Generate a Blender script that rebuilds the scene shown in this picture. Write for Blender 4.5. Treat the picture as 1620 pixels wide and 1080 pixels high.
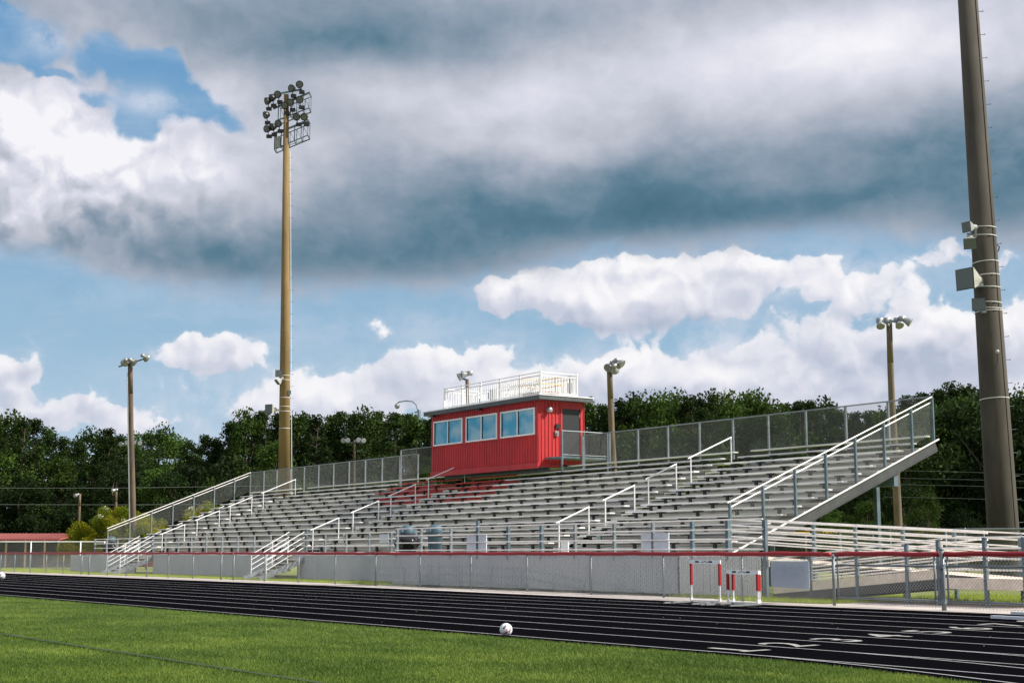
import bpy, bmesh, math, random
import numpy as np
from mathutils import Vector, Matrix
random.seed(7)
rng = np.random.default_rng(7)
for _o in list(bpy.data.objects):
    bpy.data.objects.remove(_o)
S = bpy.context.scene
COL = S.collection

# ------------------------------------------------------------------ camera
FPX, YAW, CAMZ = 2230.0, math.radians(35.9), 1.27
PIT = math.atan(334 / FPX)
cF = Vector((-math.cos(YAW) * math.cos(PIT), math.sin(YAW) * math.cos(PIT), math.sin(PIT)))
cR = Vector((math.sin(YAW), math.cos(YAW), 0))
cU = cR.cross(cF)
cam_d = bpy.data.cameras.new('camera')
cam = bpy.data.objects.new('camera', cam_d)
COL.objects.link(cam)
cam_d.sensor_width = 36
cam_d.lens = FPX / 1620 * 36
cam_d.clip_start = 0.1
cam_d.clip_end = 6000
M3 = Matrix((cR, cU, -cF)).transposed()
cam.matrix_world = Matrix.Translation((0, 0, CAMZ)) @ M3.to_4x4()
S.camera = cam

# ------------------------------------------------------------------ light
SUN_AZ = Vector((0.75, 0.66, 0)).normalized()      # horizontal direction towards the sun
SUN_EL = math.radians(41)
S.view_settings.view_transform = 'Standard'
S.view_settings.look = 'None'
S.view_settings.gamma = 1
S.view_settings.use_curve_mapping = False
S.view_settings.exposure = 0.40
sd = Vector((SUN_AZ.x * math.cos(SUN_EL), SUN_AZ.y * math.cos(SUN_EL), math.sin(SUN_EL)))
sun_d = bpy.data.lights.new('sun', 'SUN')
sun_d.energy = 5.0
sun_d.angle = math.radians(0.6)
sun_d.color = (1.0, 0.95, 0.87)
sun = bpy.data.objects.new('sun', sun_d)
COL.objects.link(sun)
sun.location = sd * 100
sun.rotation_euler = sd.to_track_quat('Z', 'Y').to_euler()

# ------------------------------------------------------------------ node helper
class NT:
    def __init__(s, tree):
        s.t = tree
    def n(s, typ, **kw):
        nd = s.t.nodes.new(typ)
        for k, v in kw.items():
            setattr(nd, k, v)
        return nd
    def put(s, sock, v):
        if isinstance(v, bpy.types.NodeSocket):
            s.t.links.new(v, sock)
        else:
            sock.default_value = v
    def m(s, op, a, b=None, c=None, clamp=False):
        nd = s.n('ShaderNodeMath', operation=op, use_clamp=clamp)
        s.put(nd.inputs[0], a)
        if b is not None: s.put(nd.inputs[1], b)
        if c is not None: s.put(nd.inputs[2], c)
        return nd.outputs[0]
    def v(s, op, a, b=None, out=0):
        nd = s.n('ShaderNodeVectorMath', operation=op)
        s.put(nd.inputs[0], a)
        if b is not None: s.put(nd.inputs[1], b)
        return nd.outputs[out]
    def comb(s, x, y, z=0.0):
        nd = s.n('ShaderNodeCombineXYZ')
        for i, q in enumerate((x, y, z)): s.put(nd.inputs[i], q)
        return nd.outputs[0]
    def noise(s, vec, scale, detail=5, rough=0.55, lac=2.0, dist=0.0, dims='3D'):
        nd = s.n('ShaderNodeTexNoise', noise_dimensions=dims)
        s.put(nd.inputs['Vector'], vec)
        s.put(nd.inputs['Scale'], scale); s.put(nd.inputs['Detail'], detail)
        s.put(nd.inputs['Roughness'], rough); s.put(nd.inputs['Lacunarity'], lac)
        s.put(nd.inputs['Distortion'], dist)
        return nd.outputs[0]
    def mix(s, f, a, b, blend='MIX'):
        nd = s.n('ShaderNodeMix', data_type='RGBA', blend_type=blend)
        s.put(nd.inputs[0], f); s.put(nd.inputs[6], a); s.put(nd.inputs[7], b)
        return nd.outputs[2]
    def ramp(s, f, stops):
        nd = s.n('ShaderNodeValToRGB')
        cr = nd.color_ramp
        while len(cr.elements) < len(stops): cr.elements.new(0.5)
        for e, (p, c) in zip(cr.elements, stops):
            e.position = p; e.color = (*c, 1) if len(c) == 3 else c
        s.put(nd.inputs[0], f)
        return nd.outputs[0]
    def sstep(s, x, lo, hi):
        nd = s.n('ShaderNodeMapRange', interpolation_type='SMOOTHSTEP')
        s.put(nd.inputs[0], x); s.put(nd.inputs[1], lo); s.put(nd.inputs[2], hi)
        return nd.outputs[0]

# ------------------------------------------------------------------ sky
def srgb(r, g, b):
    f = lambda c: ((c / 255 + 0.055) / 1.055) ** 2.4 if c > 10 else c / 255 / 12.92
    return (f(r), f(g), f(b), 1)

def dir_ae(x, y):
    """where a feature of the sky stands: azimuth from the main heading and elevation"""
    d = cF * FPX + cR * (x - 810) - cU * (y - 540)
    f0 = Vector((-math.cos(YAW), math.sin(YAW), 0))
    return math.atan2(d.dot(cR), d.dot(f0)), math.asin(d.z / d.length)

world = bpy.data.worlds.new('World')
S.world = world
world.use_nodes = True
W = NT(world.node_tree)
world.node_tree.nodes.clear()
tc = W.n('ShaderNodeTexCoord')
D = W.v('NORMALIZE', tc.outputs['Generated'])
rx = W.v('DOT_PRODUCT', D, (cR.x, cR.y, 0), out=1)
fx = W.v('DOT_PRODUCT', D, (-math.cos(YAW), math.sin(YAW), 0), out=1)
sep = W.n('ShaderNodeSeparateXYZ'); W.put(sep.inputs[0], D)
az = W.m('ARCTAN2', rx, fx)
el = W.m('ARCSINE', sep.outputs[2])
P = W.comb(az, el, 0.0)
sky = W.n('ShaderNodeTexSky', sky_type='NISHITA')
sky.sun_disc = False
sky.sun_elevation = SUN_EL
sky.sun_rotation = math.atan2(SUN_AZ.x, SUN_AZ.y)
sky.air_density = 1.2; sky.dust_density = 1.2; sky.ozone_density = 1.5
blue = W.v('MULTIPLY', sky.outputs[0], (0.05, 0.055, 0.06))
blue = W.mix(0.75, blue, W.ramp(W.m('DIVIDE', el, 0.5, clamp=True), [(0.0, srgb(205, 222, 238)), (0.20, srgb(172, 207, 233)), (0.42, srgb(146, 190, 224)), (0.8, srgb(92, 160, 214)), (1.0, srgb(80, 150, 208))]))
def blobfield(Pv, blobs, grad=False):
    tot = None; gr = None
    for (x, y, rx_, ry_, w) in blobs:
        a, e = dir_ae(x, y)
        q = W.v('SUBTRACT', Pv, (a, e, 0))
        q = W.v('MULTIPLY', q, (FPX / rx_, FPX / ry_, 0))
        g = W.v('DOT_PRODUCT', q, q, out=1)
        g = W.m('EXPONENT', W.m('MULTIPLY', g, -1.0))
        if grad: gr = W.m('MULTIPLY_ADD', W.m('MULTIPLY', g, w), W.v('DOT_PRODUCT', q, (0.35, 1.0, 0), out=1), gr if gr is not None else 0.0)
        tot = W.m('MULTIPLY_ADD', g, w, tot if tot is not None else 0.0)
    return (tot, gr) if grad else tot
# warped coordinates
wn = W.n('ShaderNodeTexNoise'); W.put(wn.inputs['Vector'], P)
wn.inputs['Scale'].default_value = 9; wn.inputs['Detail'].default_value = 4
warp = W.v('SUBTRACT', wn.outputs['Color'], (0.5, 0.5, 0.5))
P1 = W.v('ADD', P, W.v('MULTIPLY', warp, (0.05, 0.035, 0)))
wn2 = W.n('ShaderNodeTexNoise'); W.put(wn2.inputs['Vector'], P)
wn2.inputs['Scale'].default_value = 38; wn2.inputs['Detail'].default_value = 5
warp2 = W.v('SUBTRACT', wn2.outputs['Color'], (0.5, 0.5, 0.5))
P2 = W.v('ADD', P, W.v('MULTIPLY', warp2, (0.036, 0.030, 0)))

def cumulus(Pv, seed):
    """billowy noise: cauliflower heads from inverted worley octaves"""
    q = W.v('ADD', Pv, (seed, seed * 0.7, 0.3))
    vs = []
    for sc, w in ((17, 0.5), (37, 0.3), (80, 0.16)):
        vo = W.n('ShaderNodeTexVoronoi', feature='SMOOTH_F1', voronoi_dimensions='2D')
        W.put(vo.inputs['Vector'], q); vo.inputs['Scale'].default_value = sc
        vo.inputs['Smoothness'].default_value = 0.35
        vs.append(W.m('MULTIPLY', vo.outputs['Distance'], -w))
    t = W.m('ADD', W.m('ADD', vs[0], vs[1]), vs[2])
    f = W.noise(q, 26, 8, 0.62)
    return W.m('ADD', W.m('ADD', t, 0.45), W.m('MULTIPLY', W.m('SUBTRACT', f, 0.5), 0.55))

# --- fair weather cumulus low over the trees
low = [(75, 612, 130, 46, 1.15), (10, 600, 40, 30, .5), (150, 640, 50, 22, .7), (60, 665, 150, 20, .7),
       (285, 540, 55, 26, .9), (350, 552, 75, 30, 1.0), (410, 562, 45, 22, .6), (330, 575, 80, 18, .5),
       (360, 655, 120, 28, .5), (510, 628, 75, 32, 1.0), (580, 640, 60, 25, .7), (700, 575, 85, 42, 1.2),
       (640, 590, 60, 35, .8), (765, 565, 48, 30, .9), (690, 630, 140, 38, 1.0), (585, 525, 26, 16, .6), (490, 492, 40, 12, .45),
       (790, 470, 85, 26, .8), (880, 480, 120, 42, 1.2), (1010, 490, 130, 42, 1.2), (1110, 470, 110, 48, 1.0), (1200, 440, 90, 38, .9),
       (960, 425, 120, 24, .7), (1135, 415, 90, 20, .7), (1310, 405, 60, 12, .55),
       (975, 580, 75, 34, 1.2), (1060, 600, 90, 40, 1.2), (930, 600, 60, 30, 1.0), (1150, 605, 90, 34, 1.1), (1010, 640, 200, 30, 1.0),
       (1130, 550, 24, 14, .5), (1250, 585, 100, 42, 1.1), (1290, 500, 75, 48, 1.0), (1350, 480, 55, 40, .9), (1425, 480, 55, 42, 1.0),
       (1500, 530, 90, 50, 1.2), (1600, 525, 80, 48, 1.1), (1400, 590, 150, 60, 1.2), (1550, 620, 150, 50, 1.1), (1340, 560, 90, 40, .7),
       (1490, 402, 75, 22, .8), (1580, 412, 60, 16, .6), (1640, 480, 60, 40, .8)]
low = [(x, y, a * 0.98, b * 1.0, w) for x, y, a, b, w in low]
low += [(120, 655, 110, 22, .8), (420, 640, 90, 40, .8), (330, 610, 50, 20, .5), (460, 590, 30, 16, .5), (1180, 560, 60, 30, .5), (850, 560, 30, 16, .3), (1400, 440, 40, 16, .5), (1230, 520, 60, 24, .6), (960, 450, 170, 34, .8), (1300, 455, 50, 24, .6), (880, 640, 100, 26, .8), (1060, 428, 190, 18, .75), (830, 452, 90, 14, .5), (1240, 432, 90, 20, .6), (640, 625, 170, 34, .8), (1000, 612, 170, 34, .7), (1330, 635, 330, 34, .8), (1480, 585, 170, 45, .4), (560, 668, 200, 16, .5), (250, 672, 130, 12, .5)]
fl, flg = blobfield(P2, low, True)
# the same kind of cloud goes on outside the framed part of the sky
cn = cumulus(P2, 1.7)
cn_hi = cumulus(W.v('ADD', P2, (0.004, 0.009, 0)), 1.7)
dens = W.m('ADD', W.m('MULTIPLY', fl, 0.78), W.m('MULTIPLY', W.m('SUBTRACT', cn, 0.23), 1.85))
dens = W.m('ADD', dens, W.m('MULTIPLY', W.m('SUBTRACT', W.noise(W.v('ADD', P, (3.1, 1.2, 0)), 90, 8, .68), 0.5), 0.42))
maskL = W.m('ADD', W.m('MULTIPLY', W.sstep(dens, 0.34, 0.52), 0.62), W.m('MULTIPLY', W.sstep(dens, 0.12, 0.72), 0.38))
relief = W.m('MULTIPLY', W.m('SUBTRACT', cn, cn_hi), 2.2)
core = W.m('MULTIPLY_ADD', flg, 0.34, W.m('MULTIPLY', W.m('SUBTRACT', fl, 0.9), -0.08))
relief_low = W.m('ADD', W.m('MULTIPLY', relief, 0.55), core)
shade_low = W.m('ADD', W.m('ADD', 0.70, relief_low), W.m('MULTIPLY', W.m('SUBTRACT', W.noise(P2, 17, 5, .55), 0.5), 0.6))
# grey undersides of the nearer cumulus
dk = [(900, 520, 150, 14, .35), (1060, 515, 90, 12, .3), (1180, 470, 60, 25, .3), (1420, 560, 160, 30, .42), (1250, 560, 60, 25, .3), (1500, 600, 140, 35, .3), (30, 590, 60, 12, .4), (130, 650, 50, 15, .25), (1040, 625, 60, 18, .35), (600, 610, 60, 20, .3), (340, 590, 90, 12, .3), (1110, 580, 60, 16, .25), (1000, 470, 160, 16, -.2), (1600, 590, 90, 20, .25)]
shade_low = W.m('SUBTRACT', shade_low, blobfield(P1, dk))
colL = W.ramp(shade_low, [(0.0, srgb(178, 188, 208)), (0.4, srgb(208, 212, 226)), (0.72, srgb(233, 233, 241)), (1.0, srgb(250, 249, 251))])
colL = W.mix(W.sstep(el, 0.0, 0.20), W.mix(0.3, colL, srgb(214, 220, 234)), colL)
# --- the big grey deck above: its lower edge as a curve over azimuth
fc = W.n('ShaderNodeFloatCurve')
cm = fc.mapping.curves[0]
edge = [(0, 398), (110, 418), (250, 452), (400, 468), (550, 458), (700, 455), (800, 442), (900, 414), (1050, 398), (1200, 384), (1350, 372), (1480, 378), (1620, 392)]
A0, A1, E0, E1 = -0.42, 0.42, 0.0, 0.5
pts = [(-0.42 + .0, None)]
pts = [((dir_ae(x, y)[0] - A0) / (A1 - A0), (dir_ae(x, y)[1] - E0) / (E1 - E0)) for x, y in edge]
cm.points[0].location = (0, pts[0][1]); cm.points[1].location = (1, pts[-1][1])
for p in pts: cm.points.new(*p)
fc.mapping.update()
W.put(fc.inputs['Value'], W.m('DIVIDE', W.m('SUBTRACT', az, A0), A1 - A0, clamp=True))
e_b = W.m('MULTIPLY_ADD', fc.outputs[0], E1 - E0, E0)
T = W.m('SUBTRACT', el, e_b)                      # height above the deck's lower edge
nbig = W.noise(W.v('MULTIPLY', P1, (1.0, 1.7, 1)), 7, 6, 0.55)
nmid = W.noise(W.v('MULTIPLY', P2, (1.0, 1.5, 1)), 20, 6, 0.6)
Tn = W.m('ADD', T, W.m('MULTIPLY', W.m('SUBTRACT', nmid, 0.5), 0.045))
hole = blobfield(P2, [(-30, 40, 60, 30, 1.1), (40, 62, 55, 26, 1.0), (170, 85, 42, 28, 1.0), (235, 105, 42, 30, 1.0), (285, 165, 50, 28, .9), (215, 185, 32, 34, 1.1), (345, 190, 40, 20, .6), (160, 150, 26, 14, .6), (90, 120, 40, 10, .55), (30, 95, 40, 14, .5), (510, 300, 16, 9, -.3)])
hole = W.m('ADD', hole, W.m('MULTIPLY', W.m('MULTIPLY', W.m('SUBTRACT', cn, 0.30), -1.6), W.sstep(hole, 0.05, 0.5)))
maskU = W.m('MULTIPLY', W.sstep(Tn, -0.012, 0.014), W.m('SUBTRACT', 1.0, W.m('MULTIPLY', W.sstep(hole, 0.2, 0.95), 0.97)))
# brightness of the deck
Tb = W.m('DIVIDE', W.m('SUBTRACT', W.m('ADD', T, W.m('MULTIPLY', W.m('SUBTRACT', nbig, 0.5), 0.07)), 0.035), 0.046)
band = W.m('EXPONENT', W.m('MULTIPLY', W.m('MULTIPLY', Tb, Tb), -1.0))
bu = blobfield(P1, [(60, 290, 220, 75, .42), (130, 210, 120, 70, .34), (20, 190, 90, 70, .34), (250, 270, 130, 70, .22), (400, 290, 120, 60, .1), (520, 250, 160, 60, .10), (860, 160, 260, 60, .16),
                    (900, 60, 260, 80, .05), (1150, 110, 330, 80, .22), (1350, 60, 200, 60, .25), (1560, 60, 160, 90, .20), (870, 235, 150, 30, .20), (620, 150, 80, 40, .06), (1500, 200, 200, 60, .03),
                    (650, 35, 420, 55, -.22), (350, 30, 160, 45, -.02), (560, 70, 140, 30, -.15), (330, 130, 60, 30, .2),
                    (900, 350, 200, 30, -.10), (1200, 325, 220, 32, -.12), (560, 410, 260, 36, -.08), (1300, 250, 250, 40, -.07), (200, 385, 250, 40, -.06), (430, 200, 90, 50, .04)])
br = W.m('ADD', W.m('MULTIPLY_ADD', band, -0.30, 0.515), bu)
br = W.m('ADD', br, W.m('MULTIPLY', W.m('SUBTRACT', nbig, 0.5), 0.55))
br = W.m('ADD', br, W.m('MULTIPLY_ADD', relief, 0.04, W.m('MULTIPLY', W.m('SUBTRACT', nmid, 0.5), 0.26)))
lefty = blobfield(P1, [(60, 260, 240, 130, 1.0)])
br = W.m('ADD', br, W.m('MULTIPLY', W.m('MULTIPLY', relief, 0.55), lefty))
br = W.m('ADD', br, W.m('MULTIPLY', W.m('SUBTRACT', 1.0, W.sstep(fx, -0.1, 0.55)), 0.34))  # extra brightness outside the view, added to fill the shaded front faces
edgebr = W.m('SUBTRACT', 1.0, W.sstep(T, -0.01, 0.03))
br = W.m('ADD', br, W.m('MULTIPLY', edgebr, 0.16))
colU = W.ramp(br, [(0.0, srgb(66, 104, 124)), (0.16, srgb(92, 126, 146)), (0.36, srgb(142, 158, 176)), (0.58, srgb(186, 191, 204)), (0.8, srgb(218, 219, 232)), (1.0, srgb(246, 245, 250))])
soft = blobfield(P1, [(80, 75, 50, 26, .9), (235, 150, 60, 22, .9), (130, 60, 30, 20, .5), (20, 30, 40, 14, .5), (360, 640, 130, 45, .9), (560, 650, 120, 40, .7), (860, 620, 120, 50, .5), (1150, 560, 120, 60, .6), (1420, 620, 250, 60, .8), (1290, 430, 120, 30, .5), (250, 480, 200, 30, .25), (640, 520, 140, 40, .3), (760, 610, 260, 50, .5), (1100, 440, 300, 40, .6), (1150, 580, 300, 60, .5)])
soft = W.m('MULTIPLY', soft, W.sstep(W.noise(P1, 24, 6, .6), 0.34, 0.66), clamp=True)
# light haze close to the horizon and thin veil in the blue
veil = W.m('MULTIPLY', W.sstep(W.noise(W.v('MULTIPLY', P1, (1, 2.5, 1)), 10, 5, .6), 0.42, 0.75), 0.35)
base = W.mix(veil, blue, srgb(205, 214, 230))
base = W.mix(W.m('MULTIPLY', W.m('SUBTRACT', 1.0, W.sstep(el, 0.02, 0.17)), 0.5), base, srgb(196, 214, 236))
base = W.mix(W.m('MULTIPLY', soft, 0.8), base, srgb(222, 226, 238))
c1 = W.mix(maskL, base, colL)
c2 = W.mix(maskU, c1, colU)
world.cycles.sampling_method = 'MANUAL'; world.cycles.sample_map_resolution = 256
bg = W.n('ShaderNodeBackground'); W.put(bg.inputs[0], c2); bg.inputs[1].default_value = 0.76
wo = W.n('ShaderNodeOutputWorld'); world.node_tree.links.new(bg.outputs[0], wo.inputs[0])

# ------------------------------------------------------------------ materials
def tones(base, n, spread, names):
    out = []
    for i in range(n):
        k = 1 + spread * (2 * i / (n - 1) - 1)
        m = MT[base].copy(); m.name = names
        bs = [x for x in m.node_tree.nodes if x.type == 'BSDF_PRINCIPLED'][0]
        lk = bs.inputs['Base Color'].links[0].from_socket
        N = NT(m.node_tree); N.put(bs.inputs['Base Color'], N.v('MULTIPLY', lk, (k, k * (1 + .01 * (i % 2)), k * (1 - .04 * (i % 2)))))
        out.append(m)
    return out
def mat(name, col, rough=0.6, metal=0.0, var=0.0, vscale=3.0, col2=None, bump=0.0, bscale=40.0, stretch=(1, 1, 1), spec=None, obj_rand=0.0, trans=0.0):
    m = bpy.data.materials.new(name); m.use_nodes = True
    N = NT(m.node_tree); N.t.nodes.clear()
    out = N.n('ShaderNodeOutputMaterial'); b = N.n('ShaderNodeBsdfPrincipled')
    N.t.links.new(b.outputs[0], out.inputs[0])
    t = N.n('ShaderNodeTexCoord'); co = N.v('MULTIPLY', t.outputs['Object'], stretch)
    c = (*col, 1)
    if var or col2:
        f = N.sstep(N.noise(co, vscale, 6, 0.6), 0.35, 0.7)
        c = N.mix(f, c, (*(col2 or tuple(x * (1 - var) for x in col)), 1))
        f2 = N.noise(co, vscale * 7, 4, 0.6)
        c = N.mix(0.35, c, N.v('MULTIPLY', c, N.comb(*[N.m('MULTIPLY_ADD', f2, 1.4, 0.3)] * 3)))
    if obj_rand:
        oi = N.n('ShaderNodeObjectInfo')
        k = N.m('MULTIPLY_ADD', oi.outputs['Random'], obj_rand, 1 - obj_rand / 2)
        c = N.v('MULTIPLY', c, N.comb(k, k, k))
    N.put(b.inputs['Base Color'], c)
    b.inputs['Roughness'].default_value = rough; b.inputs['Metallic'].default_value = metal
    if spec is not None: b.inputs['Specular IOR Level'].default_value = spec
    if bump:
        bp = N.n('ShaderNodeBump'); bp.inputs['Strength'].default_value = bump
        N.put(bp.inputs['Height'], N.noise(co, bscale, 5, 0.6)); N.t.links.new(bp.outputs[0], b.inputs['Normal'])
    if trans:
        tr = N.n('ShaderNodeBsdfTranslucent'); N.put(tr.inputs[0], c)
        mx = N.n('ShaderNodeMixShader'); mx.inputs[0].default_value = trans
        N.t.links.new(b.outputs[0], mx.inputs[1]); N.t.links.new(tr.outputs[0], mx.inputs[2]); N.t.links.new(mx.outputs[0], out.inputs[0])
    return m

MT = {}
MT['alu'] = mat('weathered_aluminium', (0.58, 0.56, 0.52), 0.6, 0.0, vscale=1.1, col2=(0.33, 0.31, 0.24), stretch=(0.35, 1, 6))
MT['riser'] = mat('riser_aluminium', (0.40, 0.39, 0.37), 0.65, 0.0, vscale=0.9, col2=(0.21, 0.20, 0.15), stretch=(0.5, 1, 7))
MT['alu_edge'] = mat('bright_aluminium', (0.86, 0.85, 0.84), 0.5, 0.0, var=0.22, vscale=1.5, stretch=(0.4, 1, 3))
MT['galv'] = mat('galvanised_steel', (0.21, 0.24, 0.255), 0.5, 0.3, var=0.35, vscale=3)
MT['galv_dark'] = mat('blue_grey_steel', (0.13, 0.18, 0.21), 0.5, 0.3, var=0.35, vscale=2)
MT['wire'] = mat('fence_wire', (0.20, 0.21, 0.20), 0.6, 0.2)
MT['rail'] = mat('pale_rail', (0.92, 0.89, 0.85), 0.45, 0.0, var=0.15, vscale=3)
MT['white'] = mat('white_paint', (0.78, 0.78, 0.77), 0.45, 0, var=0.12, vscale=3)
MT['bracket'] = mat('dark_bracket', (0.02, 0.021, 0.02), 0.7, 0.0)
MT['redcap'] = mat('red_rail_cap', (0.36, 0.007, 0.013), 0.5, 0, var=0.25, vscale=0.6, stretch=(1, 1, 3))
MT['redwall'] = mat('red_siding', (0.47, 0.016, 0.019), 0.5, 0, var=0.25, vscale=1.1, stretch=(1, 1, .35))
MT['redseat'] = mat('red_bench_paint', (0.60, 0.03, 0.026), 0.55, 0, var=0.35, vscale=1.5, stretch=(.5, 1, 4))
MT['slat'] = mat('privacy_slats', (0.56, 0.60, 0.65), 0.6, 0, var=0.15, vscale=1.2, obj_rand=0.0)
MT['slat_white'] = mat('pale_privacy_slats', (0.85, 0.84, 0.82), 0.6, 0, var=0.1, vscale=1.2)
MT['beam'] = mat('grey_beam', (0.062, 0.066, 0.066), 0.6, 0.1, var=0.3, vscale=2)
MT['screen_wire'] = mat('coated_screen_wire', (0.66, 0.69, 0.72), 0.6)
MT['wire_near'] = mat('near_fence_wire', (0.42, 0.43, 0.42), 0.55, 0.2)
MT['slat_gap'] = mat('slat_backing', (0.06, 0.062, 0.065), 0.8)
MT['roofgrey'] = mat('grey_fascia', (0.085, 0.095, 0.10), 0.5, 0.1, var=0.25, vscale=1.0)
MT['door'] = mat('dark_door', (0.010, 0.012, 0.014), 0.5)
MT['black'] = mat('black_plastic', (0.012, 0.012, 0.013), 0.45)
MT['can'] = mat('blue_grey_plastic', (0.065, 0.12, 0.15), 0.5, 0, var=0.2, vscale=3)
MT['bag'] = mat('black_bag', (0.01, 0.01, 0.011), 0.25, bump=0.6, bscale=12)
MT['panel'] = mat('pale_panel', (0.62, 0.66, 0.72), 0.5, 0, var=0.08, vscale=2)
MT['signback'] = mat('blue_grey_sign', (0.42, 0.50, 0.62), 0.5, 0.1, var=0.08, vscale=2)
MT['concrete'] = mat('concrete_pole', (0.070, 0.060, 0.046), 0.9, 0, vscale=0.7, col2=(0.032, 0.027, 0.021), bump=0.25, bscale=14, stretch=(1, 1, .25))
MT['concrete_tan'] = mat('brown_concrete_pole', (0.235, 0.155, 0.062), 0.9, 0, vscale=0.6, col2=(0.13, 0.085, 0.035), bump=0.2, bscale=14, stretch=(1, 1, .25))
MT['wood'] = mat('wooden_pole', (0.19, 0.15, 0.095), 0.85, 0, vscale=3, col2=(0.10, 0.075, 0.05), bump=0.4, bscale=20, stretch=(1, 1, .12))
MT['wood_dark'] = mat('weathered_wooden_pole', (0.17, 0.12, 0.09), 0.9, 0, vscale=3, col2=(0.09, 0.065, 0.05), bump=0.4, bscale=20, stretch=(1, 1, .12))
MT['path'] = mat('path_concrete', (0.50, 0.45, 0.41), 0.9, 0, var=0.2, vscale=0.9, bump=0.1, bscale=30)
MT['rampdeck'] = mat('ramp_deck', (0.92, 0.79, 0.65), 0.75, 0.1, var=0.2, vscale=1.5)
MT['yellow'] = mat('yellow_paint', (0.70, 0.46, 0.05), 0.5)
MT['lampgrey'] = mat('lamp_housing', (0.30, 0.31, 0.31), 0.4, 0.4)
MT['lampface'] = mat('lamp_glass', (0.26, 0.26, 0.27), 0.2, 0.2)
MT['hornface'] = mat('horn_grille', (0.10, 0.12, 0.125), 0.7)
MT['horn'] = mat('horn_shell', (0.40, 0.40, 0.35), 0.5, 0, var=0.2, vscale=4)
MT['hornwhite'] = mat('horn_shell_grey', (0.30, 0.31, 0.30), 0.5, 0, var=0.2, vscale=4)
MT['hurdlered'] = mat('hurdle_red', (0.34, 0.008, 0.010), 0.5)
MT['redroof'] = mat('red_metal_roof', (0.42, 0.10, 0.08), 0.5, 0.1, var=0.2, vscale=0.8)
MT['brick'] = mat('dark_red_screen', (0.16, 0.035, 0.03), 0.8, 0, var=0.35, vscale=2)
MT['bark'] = mat('bark', (0.11, 0.085, 0.065), 0.95, 0, var=0.4, vscale=4)
MT['barwhite'] = mat('hurdle_white', (0.94, 0.94, 0.94), 0.4)
MT['strap'] = mat('white_strap', (0.55, 0.54, 0.51), 0.5)
MT['ballwhite'] = mat('ball_white', (0.78, 0.78, 0.80), 0.4, 0, var=0.1, vscale=8)
MT['ballred'] = mat('ball_red', (0.50, 0.08, 0.08), 0.4)
MT['drab'] = mat('dugout_inside', (0.10, 0.12, 0.13), 0.9, 0, var=.3)

def leafmat(name, c1, c2, c3, trans=0.28):
    m = bpy.data.materials.new(name); m.use_nodes = True
    N = NT(m.node_tree); N.t.nodes.clear()
    out = N.n('ShaderNodeOutputMaterial'); b = N.n('ShaderNodeBsdfPrincipled')
    t = N.n('ShaderNodeTexCoord'); oi = N.n('ShaderNodeObjectInfo')
    co = N.v('ADD', t.outputs['Object'], N.v('MULTIPLY', oi.outputs['Location'], (0.37, 0.53, 0)))
    f = N.noise(co, 0.5, 3, 0.5)
    c = N.mix(N.sstep(f, 0.35, 0.65), (*c1, 1), (*c2, 1))
    c = N.mix(N.sstep(N.noise(co, 2.5, 2, 0.5), 0.5, 0.8), c, (*c3, 1))
    k = N.m('MULTIPLY_ADD', oi.outputs['Random'], 0.8, 0.6)
    c = N.v('MULTIPLY', c, N.comb(k, k, k))
    N.put(b.inputs['Base Color'], c); b.inputs['Roughness'].default_value = 0.75
    b.inputs['Specular IOR Level'].default_value = 0.08
    tr = N.n('ShaderNodeBsdfTranslucent'); N.put(tr.inputs[0], c)
    mx = N.n('ShaderNodeMixShader'); mx.inputs[0].default_value = trans
    N.t.links.new(b.outputs[0], mx.inputs[1]); N.t.links.new(tr.outputs[0], mx.inputs[2]); N.t.links.new(mx.outputs[0], out.inputs[0])
    return m
MT['pine'] = leafmat('pine_needles', (0.018, 0.034, 0.010), (0.034, 0.060, 0.014), (0.062, 0.098, 0.020))
MT['broad'] = leafmat('broad_leaves', (0.028, 0.056, 0.011), (0.052, 0.092, 0.016), (0.085, 0.14, 0.022))
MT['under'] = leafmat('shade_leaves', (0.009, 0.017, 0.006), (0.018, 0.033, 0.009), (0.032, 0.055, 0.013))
MT['golden'] = leafmat('golden_leaves', (0.15, 0.22, 0.014), (0.36, 0.31, 0.02), (0.08, 0.16, 0.012), .35)
MT['blossom'] = mat('white_blossom', (0.75, 0.72, 0.62), 0.7)

def glassmat():
    m = bpy.data.materials.new('painted_sky_glass'); m.use_nodes = True
    b = m.node_tree.nodes['Principled BSDF']
    b.inputs['Base Color'].default_value = (0.02, 0.22, 0.36, 1)
    b.inputs['Roughness'].default_value = 0.04
    b.inputs['Specular IOR Level'].default_value = 0.5
    b.inputs['IOR'].default_value = 1.5
    N = NT(m.node_tree)
    t = N.n('ShaderNodeTexCoord')
    f = N.noise(N.v('MULTIPLY', t.outputs['Object'], (1, 1, 1.4)), 0.9, 4, 0.5)
    N.put(b.inputs['Base Color'], N.mix(N.sstep(f, 0.35, 0.7), (0.025, 0.29, 0.47, 1), (0.28, 0.46, 0.54, 1)))  # blue and pale patches imitate sky and cloud reflections in the base colour
    return m
MT['glass'] = glassmat()

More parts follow.
